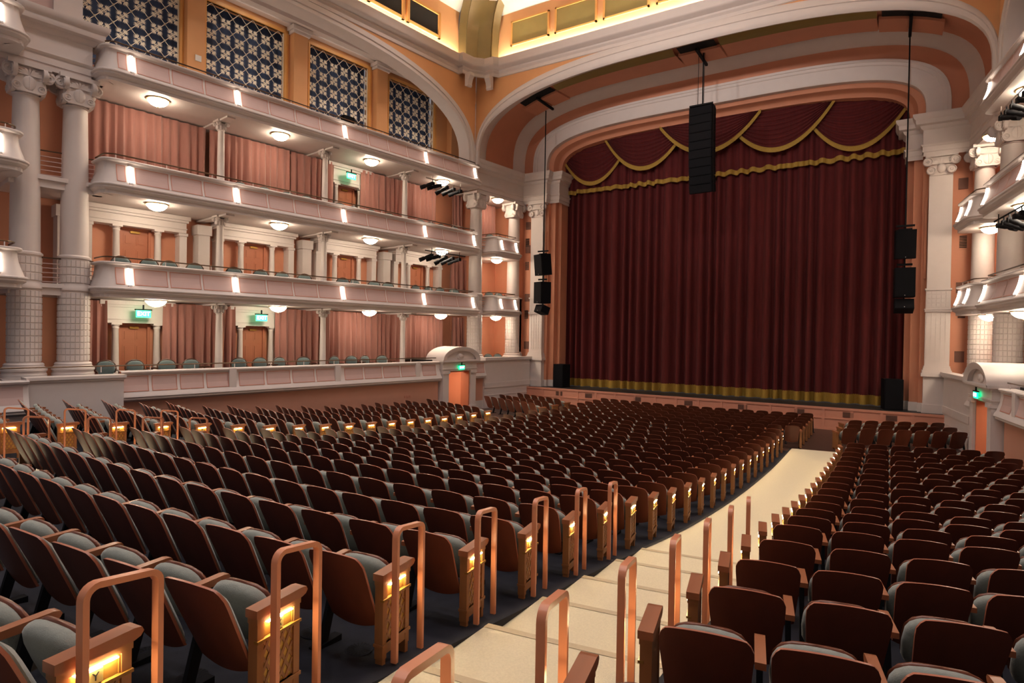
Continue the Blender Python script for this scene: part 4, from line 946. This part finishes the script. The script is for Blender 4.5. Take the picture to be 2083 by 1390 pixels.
# ================================================================== BOX CHAIRS
def chair_parts():
    P = []
    m = MB(); pts = [(.27*math.cos(t), .24+.02*math.sin(t), .72+.24*math.sin(t)) for t in frange(-.6, PI+.6, 17)]; m.tube(pts, .022, 6); P.append(('back_frame', m.mesh('chair_back_frame', X['chairwood'], 60)))
    m = MB(); m.ellip((0, .225, .71), .245, .045, .225, .8, 14, 8); P.append(('back_pad', m.mesh('chair_back_pad', X['teal'], 70)))
    m = MB(); m.ellip((0, 0, .45), .26, .25, .06, .6, 14, 6); P.append(('seat', m.mesh('chair_seat', X['teal'], 70)))
    for sx in (-1, 1):
        m = MB(); m.tube([(sx*.25, .22, .66), (sx*.28, .0, .66), (sx*.27, -.16, .63), (sx*.25, -.18, .45)], .018, 5); P.append(('arm', m.mesh('chair_arm', X['chairwood'], 60)))
        for sy in (-1, 1):
            m = MB(); m.tube([(sx*.22, sy*.2, .42), (sx*.24, sy*.23, 0)], .02, 5); P.append(('leg', m.mesh('chair_leg', X['chairwood'])))
    return P
CHP = chair_parts()
def box_chair(s, k, n, z, rz, label):
    o = thing('box_chair', label, 'armchair', WP(s, k, n, z), rz, 'teal armchairs in the boxes')
    for nm, me in CHP: child(nm, me, o)
PK = [15.29, 14.47, 13.64, 12.86, 11.25, 10.44, 9.63, 8.8, 7.25, 6.5, 5.76, 4.95]
MK = [14.93, 14.23, 13.5, 12.81, 11.48, 10.57, 9.66, 8.79, 7.09, 6.33, 5.5, 4.72, 3.0, 2.2, 1.5, .8]
UK = [11.2, 10.4, 9.5, 8.75, 7.2, 6.4, 5.5, 4.7, 2.9, 2.2, 1.5, .8]
for ks, t, nm in ((PK, 0, 'lowest'), (MK, 1, 'middle'), (UK, 2, 'top')):
    for i, k in enumerate(ks):
        a = math.radians(20+random.uniform(-14, 14)+(12 if i % 4 == 3 else 0))
        box_chair(-1, k, .56, FZ[t]+.12, wrot(-1)-(a-.35)*1.6-.25, '%s teal armchair from the big columns in the %s row of left boxes' % (NUM[i], nm))
for t in (0, 1, 2):
    for i, k in enumerate((-2.0, -2.75)):
        zf = (FZ[t]+.08 if t == 0 else TZ[t-1]-.26)
        box_chair(-1, k, .6, zf, wrot(-1)-.3, '%s teal armchair in the %s left stage box' % (('nearer', 'farther')[i], LV[t]))
# tables beside the parterre chairs
for i, k in enumerate((14.05, 12.45, 10.0, 8.4, 6.1, 4.5)):
    o = thing('ledge_table', '%s small dark ledge table from the big columns behind the parterre rail' % NUM[i], 'table', WP(-1, k, .6, 1.65), wrot(-1), 'ledge tables in the parterre')
    m = MB(); m.box(-.12, .12, -.14, .14, .80, .84); child('top', m.mesh('ledge_top', X['chairwood']), o)
    m = MB(); m.box(-.02, .02, -.02, .02, 0, .8); m.box(-.1, .1, -.1, .1, 0.002, .02); child('stand', m.mesh('ledge_stand', X['chairwood']), o)

# ================================================================== SPOTLIGHTS added out of view to brighten the proscenium and vault
for i, (x, y) in enumerate(((-7, -20.5), (0, -21.5), (7, -20.5))):
    o = thing('added_front_spot', '%s black front-of-house spotlight from the left, hung high over the seats' % NUM[i], 'spotlight', (x, y, 15.6), 0, 'front-of-house spotlights')
    c = child('lamp_body', FX, o, (0, 0, 0), (math.radians(-96), 0, 0))
    m = MB(); m.tube([(0, 0, 0), (0, 0, 4.0)], .02, 6); child('hanger', m.mesh('hanger', X['black']), o)
    ld = bpy.data.lights.new('front_fill', 'SPOT'); ld.energy = FRONT_FILL; ld.color = (1, .88, .80); ld.spot_size = math.radians(50); ld.spot_blend = 1.0; ld.shadow_soft_size = .35
    lo = bpy.data.objects.new('front_fill', ld); COL.objects.link(lo); lo.parent = o; lo.location = (0, .66, -.03)
    lo.rotation_euler = (Vector((x*.3, 0, 14.6))-Vector((x, y, 15.6))).to_track_quat('-Z', 'Y').to_euler()

o = thing('rail_projector', 'small black projector standing on the rail of the top left balcony below the third grille', 'projector', WP(-1, 7.1, .3, 12.02), wrot(-1))
m = MB(); m.box(-.28, .22, -.12, .12, .12, .34); child('case', m.mesh('projector_case', X['blackpaint']), o)
m = MB(); m.tube([(.22, 0, .23), (.34, 0, .23)], .07, 10); child('lens', m.mesh('projector_lens', X['black']), o)
m = MB(); m.box(-.05, .05, -.03, .03, 0, .12); child('stand', m.mesh('projector_stand', X['black']), o)
# ================================================================== AISLE HANDRAIL LOOPS
LY = {0: -27.79, 1: -26.856, 2: -25.904, 3: -24.937, 4: -24.0, 5: -23.078, 6: -22.176}
LT = {0: 2.589, 1: 2.454, 2: 2.328, 3: 2.206, 4: 2.096, 5: 1.995, 6: 1.888}
LY[-1] = -28.74; LT[-1] = 2.71
def loop_mesh():
    m = MB(); hw, hd = .022, .014; W2 = .17; H = 0.0; r = .055; path = []
    sl = .10                        # the top slopes down toward the stage
    path.append((-W2, -.895)); 
    for t in frange(PI, PI/2, 6): path.append((-W2+r+r*math.cos(t), -r+r*math.sin(t)+W2*sl))
    for t in frange(PI/2, 0, 6): path.append((W2-r+r*math.cos(t), -r+r*math.sin(t)-W2*sl))
    path.append((W2, -1.005))
    rows = []
    for i, (y, z) in enumerate(path):
        a = path[max(0, i-1)]; b = path[min(len(path)-1, i+1)]; d = Vector((b[0]-a[0], b[1]-a[1])).normalized(); nv = Vector((-d.y, d.x))
        rows.append([(-hw, y+nv.x*hd, z+nv.y*hd), (hw, y+nv.x*hd, z+nv.y*hd), (hw, y-nv.x*hd, z-nv.y*hd), (-hw, y-nv.x*hd, z-nv.y*hd)])
    m.grid(rows, cu=True); return m.mesh('handrail_loop', X['rail'], 35)
LOOP = loop_mesh()
for (xx, arc, lo_, hi_, nm) in ((4.556, 0, 0, 6, 'seat-block side of the right aisle'), (6.106, .233, 0, 6, 'wall side of the right aisle'), (-4.556, 0, 2, 6, 'seat-block side of the left aisle'), (-6.106, .233, 2, 6, 'wall side of the left aisle')):
    for r in range(lo_, hi_+1):
        o = bpy.data.objects.new('handrail_loop', LOOP); COL.objects.link(o); o.location = (xx, LY[r]+arc, LT[r])
        o.rotation_euler = (0, 0, math.copysign(-math.radians(10), xx)); tag(o, 'salmon painted handrail hoop, %s from the camera on the %s' % (NUM[r-lo_], nm), 'handrail', 'handrail hoops on the stepped aisles')
# ================================================================== SEATS
def shell(nu, nv, off, sc, puff, top=.80, bot=.20):
    rows = []
    us = [math.sin(PI/2*(-1+2*i/nu))*.55+.45*(-1+2*i/nu) for i in range(nu+1)]
    for j in range(nv+1):
        v = j/nv; row = []
        for u in us:
            au = abs(u)
            zt = top-.030*u*u-.060*max(0, (au-.80)/.20)**2.4; zb = bot+.045*u*u
            vv = .5+(v-.5)*sc
            z = zb+(zt-zb)*vv
            w = (.205+.027*min(1, vv*1.15))*sc; x = u*w
            y = -.115-.27*((z-.2)/.6)+.40*x*x+off+puff*(max(0, 1-au**4)*max(0, 1-(2*v-1)**6))**.6
            row.append((x, y, z))
        rows.append(row)
    return rows
def closed(m, a, b, ma, mb_, mr):
    m.grid(a, ma); m.grid(b, mb_)
    ring_ = lambda g: g[0]+[r[-1] for r in g[1:]]+g[-1][-2::-1]+[r[0] for r in g[-2:0:-1]]
    ra, rb = ring_(a), ring_(b); n = len(ra)
    m.add(ra+rb, [(i, (i+1) % n, n+(i+1) % n, n+i) for i in range(n)], mr)
def tip(p):                          # tipped-up seat leans back a little
    a = math.radians(22); y, z = p[1], p[2]
    return (p[0], .015+y*math.cos(a)-z*math.sin(a), .475+y*math.sin(a)+z*math.cos(a))
ARMP = [(-.20, .575), (-.20, .612), (.09, .620), (.12, .614), (.13, .598), (.12, .58), (.10, .572)]
def seat_meshes(lod):
    nu, nv = ((16, 9), (8, 4))[lod]; out = {}
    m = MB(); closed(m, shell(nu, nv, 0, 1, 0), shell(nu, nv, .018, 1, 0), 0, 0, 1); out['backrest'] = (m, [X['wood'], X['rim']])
    m = MB(); closed(m, shell(nu, nv, .018, .93, 0), shell(nu, nv, .035, .93, .045), 0, 0, 0); out['back_cushion'] = (m, [X['fabric']])
    m = MB(); m.ellip((0, 0, 0), .228, .058, .205, .62, (16, 10)[lod], (10, 6)[lod], 0, tip); out['seat_cushion'] = (m, [X['fabric']])
    m = MB(); m.ellip((0, .050, -.01), .222, .026, .200, .6, (14, 8)[lod], (8, 4)[lod], 0, tip); out['seat_pan'] = (m, [X['wood']])
    m = MB(); m.prism(ARMP, lambda p: (.265-.028, p[0], p[1]), lambda p: (.265+.028, p[0], p[1])); out['armrest'] = (m, [X['arm']])
    m = MB(); m.prism([(-.02, .575), (.06, .575), (-.10, .02), (-.17, .02)], lambda p: (.265-.016, p[0], p[1]), lambda p: (.265+.016, p[0], p[1])); m.box(.23, .30, -.24, .02, -.06, .02); out['leg'] = (m, [X['black']])
    return out
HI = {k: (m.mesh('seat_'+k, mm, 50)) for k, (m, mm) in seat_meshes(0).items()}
LO = seat_meshes(1)
LET = 'YXWVUTSRQPNMLKJHGFEDCBA'
def letter(r): return 'Z' if r < 0 else LET[r]
seats = []        # (x, y, z, rz, label)
PIT = .53
SIDE = {-1: 8, 0: 8, 1: 8, 2: 8, 3: 8, 4: 7, 5: 8, 6: 8, 7: 8, 8: 9, 9: 8, 10: 8, 11: 8, 12: 8, 13: 8, 14: 7, 15: 8, 16: 7, 17: 7, 18: 7, 19: 7, 20: 7}
for r in range(-1, 23):
    nc_ = 17 if r % 2 == 0 else 16
    for i in range(nc_):
        x = -4.505+9.01*(i+.5)/nc_
        lb = 'mahogany-backed folding seat in centre block row %s, %s in from the right aisle' % (letter(r), NUM[nc_-1-i])
        seats.append((x, rowY(r, x), ZR[r], math.atan(2*CR(r)*x), lb, i < nc_-1))
    if r <= 20:
        for s in (1, -1):
            for i in range(SIDE[r] if r % 2 == 0 else SIDE[r]-1 if SIDE[r] > 7 else 7):
                x = s*(6.335+(.265+i*PIT if r % 2 == 0 else .282+i*.565))
                lb = 'mahogany-backed folding seat in %s side block row %s, %s in from the aisle' % ('right' if s > 0 else 'left', letter(r), NUM[i])
                seats.append((x, rowY(r, x)-.05, ZR[r], math.atan(2*CR(r)*x), lb, s > 0 or i > 0))
for j, ye in enumerate((-6.70, -5.85, -5.0, -4.2, -3.35, -2.45)):
    for i in range(17):
        x = -3.86+i*PIT
        seats.append((x, ye+.027*(x*x-18), 0, math.atan(.054*x), 'mahogany-backed folding seat in the flat front block, %s row from its back, %s from the left' % (NUM[j], NUM[i]), True))
for nm, x0, y0, x1, y1, n in (('left front block, nearest row', -5.47, -6.56, -8.6, -5.43, 7), ('left front block, middle row', -5.45, -5.45, -8.4, -4.4, 7), ('left front block, row by the stage', -5.48, -4.2, -8.14, -3.16, 6),
                              ('right front block, nearest row', 6.25, -5.96, 9.29, -4.6, 7), ('right front block, middle row', 6.3, -4.85, 9.1, -3.5, 7), ('right front block, row by the stage', 6.28, -3.55, 8.82, -2.3, 6)):
    for i in range(n):
        t = i/(n-1); x = x0+(x1-x0)*t
        seats.append((x, y0+(y1-y0)*t, 0, math.atan((y1-y0)/(x1-x0)), 'mahogany-backed folding seat in the %s, %s from the aisle' % (nm, NUM[i]), True))
vis = []
for sx in seats:
    p = project((sx[0], sx[1]-.2, sx[2]+.6))
    if not p: continue
    pad = 300/p[2]+20
    if -pad < p[0] < 2083+pad and 300 < p[1] < 1390+900/p[2]: 
        if p[2] > .75: vis.append((p[2], sx))
vis.sort(key=lambda a: a[0])
for d, (x, y, z, rz, lb, arm) in vis[:300]:
    o = thing('theatre_seat', lb, 'seat', (x, y, z), rz, 'folding theatre seats')
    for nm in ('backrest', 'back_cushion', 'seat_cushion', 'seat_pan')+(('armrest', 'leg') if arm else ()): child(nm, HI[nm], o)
mats = []; big = MB(); idx = {}
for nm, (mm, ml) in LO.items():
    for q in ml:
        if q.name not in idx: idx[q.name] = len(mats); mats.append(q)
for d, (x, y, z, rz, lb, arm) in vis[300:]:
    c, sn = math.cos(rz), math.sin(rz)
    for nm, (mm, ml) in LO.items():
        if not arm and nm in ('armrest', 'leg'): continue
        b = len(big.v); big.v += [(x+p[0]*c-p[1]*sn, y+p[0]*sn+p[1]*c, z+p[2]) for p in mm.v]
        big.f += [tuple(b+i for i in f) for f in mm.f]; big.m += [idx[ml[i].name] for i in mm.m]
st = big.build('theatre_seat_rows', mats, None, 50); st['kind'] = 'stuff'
tag(st, 'hundreds of farther mahogany-backed folding seats in curved rows toward the stage', 'seats')
# ================================================================== LIT END PANELS AT THE AISLES
def panel_meshes():
    out = []
    m = MB(); m.box(-.03, .018, -.16, .14, .07, .57)
    for y in (-.165, .10): m.box(-.034, .034, y, y+.045, .03, .575)
    m.box(-.034, .032, -.12, .10, .06, .135); m.box(-.036, .038, -.17, .15, .540, .575); m.box(-.04, .042, -.172, .152, .115, .135)
    for y in (-.16, .105): m.box(-.03, .03, y, y+.035, -.06, .05)
    out.append(('body', m, X['panelwood']))
    m = MB(); m.prism([(-.18, .575), (-.18, .622), (.15, .632), (.185, .626), (.195, .605), (.18, .585), (.15, .575)], lambda p: (-.042, p[0], p[1]), lambda p: (.046, p[0], p[1])); out.append(('armrest', m, X['arm']))
    m = MB(); m.box(.020, .045, -.10, .08, .530, .536); out.append(('lamp', m, X['aisle']))
    m = MB(); m.box(.012, .022, -.12, .10, .452, .53); m.box(.012, .044, -.17, .15, .432, .448); m.box(.012, .03, -.12, -.11, .452, .53); m.box(.012, .03, .09, .10, .452, .53); out.append(('lamp_box', m, X['lampbox']))
    m = MB(); m.box(.02, .034, -.045, .02, .456, .516); out.append(('letter_plate', m, X['plate']))
    m = MB(); m.box(.012, .0195, -.12, .10, .14, .432, 0)
    w = .22; y0 = -.12; z0 = .14; h = .292; st_ = .056
    for sg in (1, -1):
        for i in range(-8, 16):
            yy = i*st_
            a = (yy, 0); b = (yy+sg*h*.55, h); t0, t1 = 0., 1.; dx = b[0]-a[0]
            for p, q in ((-dx, a[0]), (dx, w-a[0])):
                if p < 0: t0 = max(t0, q/p)
                elif p > 0: t1 = min(t1, q/p)
            if t1-t0 < .03: continue
            pa = (y0+a[0]+dx*t0, z0+h*t0); pb = (y0+a[0]+dx*t1, z0+h*t1)
            d = Vector((pb[0]-pa[0], pb[1]-pa[1])).normalized(); nv = Vector((-d.y, d.x))*.0085; xx = .0255 if sg > 0 else .0235
            m.prism([(pa[0]+nv.x, pa[1]+nv.y), (pb[0]+nv.x, pb[1]+nv.y), (pb[0]-nv.x, pb[1]-nv.y), (pa[0]-nv.x, pa[1]-nv.y)], lambda p: (.0195, p[0], p[1]), lambda p: (xx, p[0], p[1]), 1)
    out.append(('lattice', m, [X['brass'], X['panelwood']]))
    return out
PM = [(n, m.mesh('end_'+n, mm)) for n, m, mm in panel_meshes()]
TXT = {}
def end_panel(x, y, z, rz, face, lb, let=None):
    p = project((x, y, z+.4))
    if not p or not (-150 < p[0] < 2233 and p[1] < 1750) or p[2] < .8: return
    o = thing('end_panel', lb, 'end panel', (x, y, z), rz+(PI if face < 0 else 0), 'lit end panels of the seat rows')
    for n, me in PM:
        c = child(n, me, o)
        if face < 0: c.scale = (1, -1, 1)
    if let and face > 0:
        if let not in TXT: TXT[let] = text_mesh(let, .052, 'row_letter', X['ink'], .001)
        child('row_letter', TXT[let], o, (.0352, -.0125, .486), (PI/2, 0, PI/2))
for r in range(-1, 23):
    for x, face, nm in ((4.485, 1, 'centre block, right aisle'), (-4.485, -1, 'centre block, left aisle'), (6.27, -1, 'right side block'), (-6.27, 1, 'left side block')):
        if r > 20 and abs(x) > 5: continue
        end_panel(x, rowY(r, x), ZR[r], math.atan(2*CR(r)*x), face, 'lattice-fronted end panel with glowing lamp, row %s of the %s' % (letter(r), nm), letter(r) if r < 9 else None)
for nm, x, y, f_, a in (('nearest row, right end', 4.9, -6.55, 1, .24), ('second row, right end', 4.9, -5.7, 1, .24), ('third row, right end', 4.9, -4.85, 1, .24), ('fourth row, right end', 4.9, -4.05, 1, .24), ('fifth row, right end', 4.9, -3.2, 1, .24)):
    o = thing('plain_end_panel', 'plain unlit wooden end panel of the flat front block, %s' % nm, 'end panel', (x, y, 0), a, 'plain end panels in front')
    child('body', PM[0][1], o); child('armrest', PM[1][1], o)
for nm, x, y, a in (('left front block nearest row', -5.15, -6.68, -.35), ('left front block middle row', -5.13, -5.57, -.35), ('left front block row by the stage', -5.16, -4.32, -.35)):
    o = thing('plain_end_panel', 'plain unlit wooden end panel, %s' % nm, 'end panel', (x, y, 0), a, 'plain end panels in front')
    child('body', PM[0][1], o); child('armrest', PM[1][1], o)
for nm, x, y, a in (('right front block nearest row', 5.93, -6.1, .42), ('right front block middle row', 5.98, -5.0, .42), ('right front block row by the stage', 5.96, -3.7, .42)):
    o = thing('plain_end_panel', 'plain unlit wooden end panel, %s' % nm, 'end panel', (x, y, 0), a, 'plain end panels in front')
    child('body', PM[0][1], o); child('armrest', PM[1][1], o)

for i, (x, y, z) in enumerate(((4.24, -26.07, 1.46), (3.78, -26.09, 1.46), (3.82, -27.04, 1.585), (3.3, -27.06, 1.585), (3.3, -26.1, 1.46))):
    o = thing('floor_diffuser', 'round slotted air diffuser in the dark floor, %s from the right aisle' % NUM[i], 'floor vent', (x, y, floorz(y+.0)+.002), 0, 'floor air diffusers')
    m = MB(); m.lathe([(.10, 0), (.10, .006), (.085, .008), (0.001, .010)], 20, cap=False); child('disc', m.mesh('disc', X['floor']), o)
    m = MB()
    for j in range(18):
        a = j*PI/9; c_, s_ = math.cos(a), math.sin(a); m.add([(.03*c_-.003*s_, .03*s_+.003*c_, .0105), (.085*c_-.006*s_, .085*s_+.006*c_, .0105), (.085*c_+.006*s_, .085*s_-.006*c_, .0105), (.03*c_+.003*s_, .03*s_-.003*c_, .0105)], [(0, 1, 2, 3)])
    child('slots', m.mesh('slots', X['dark']), o)
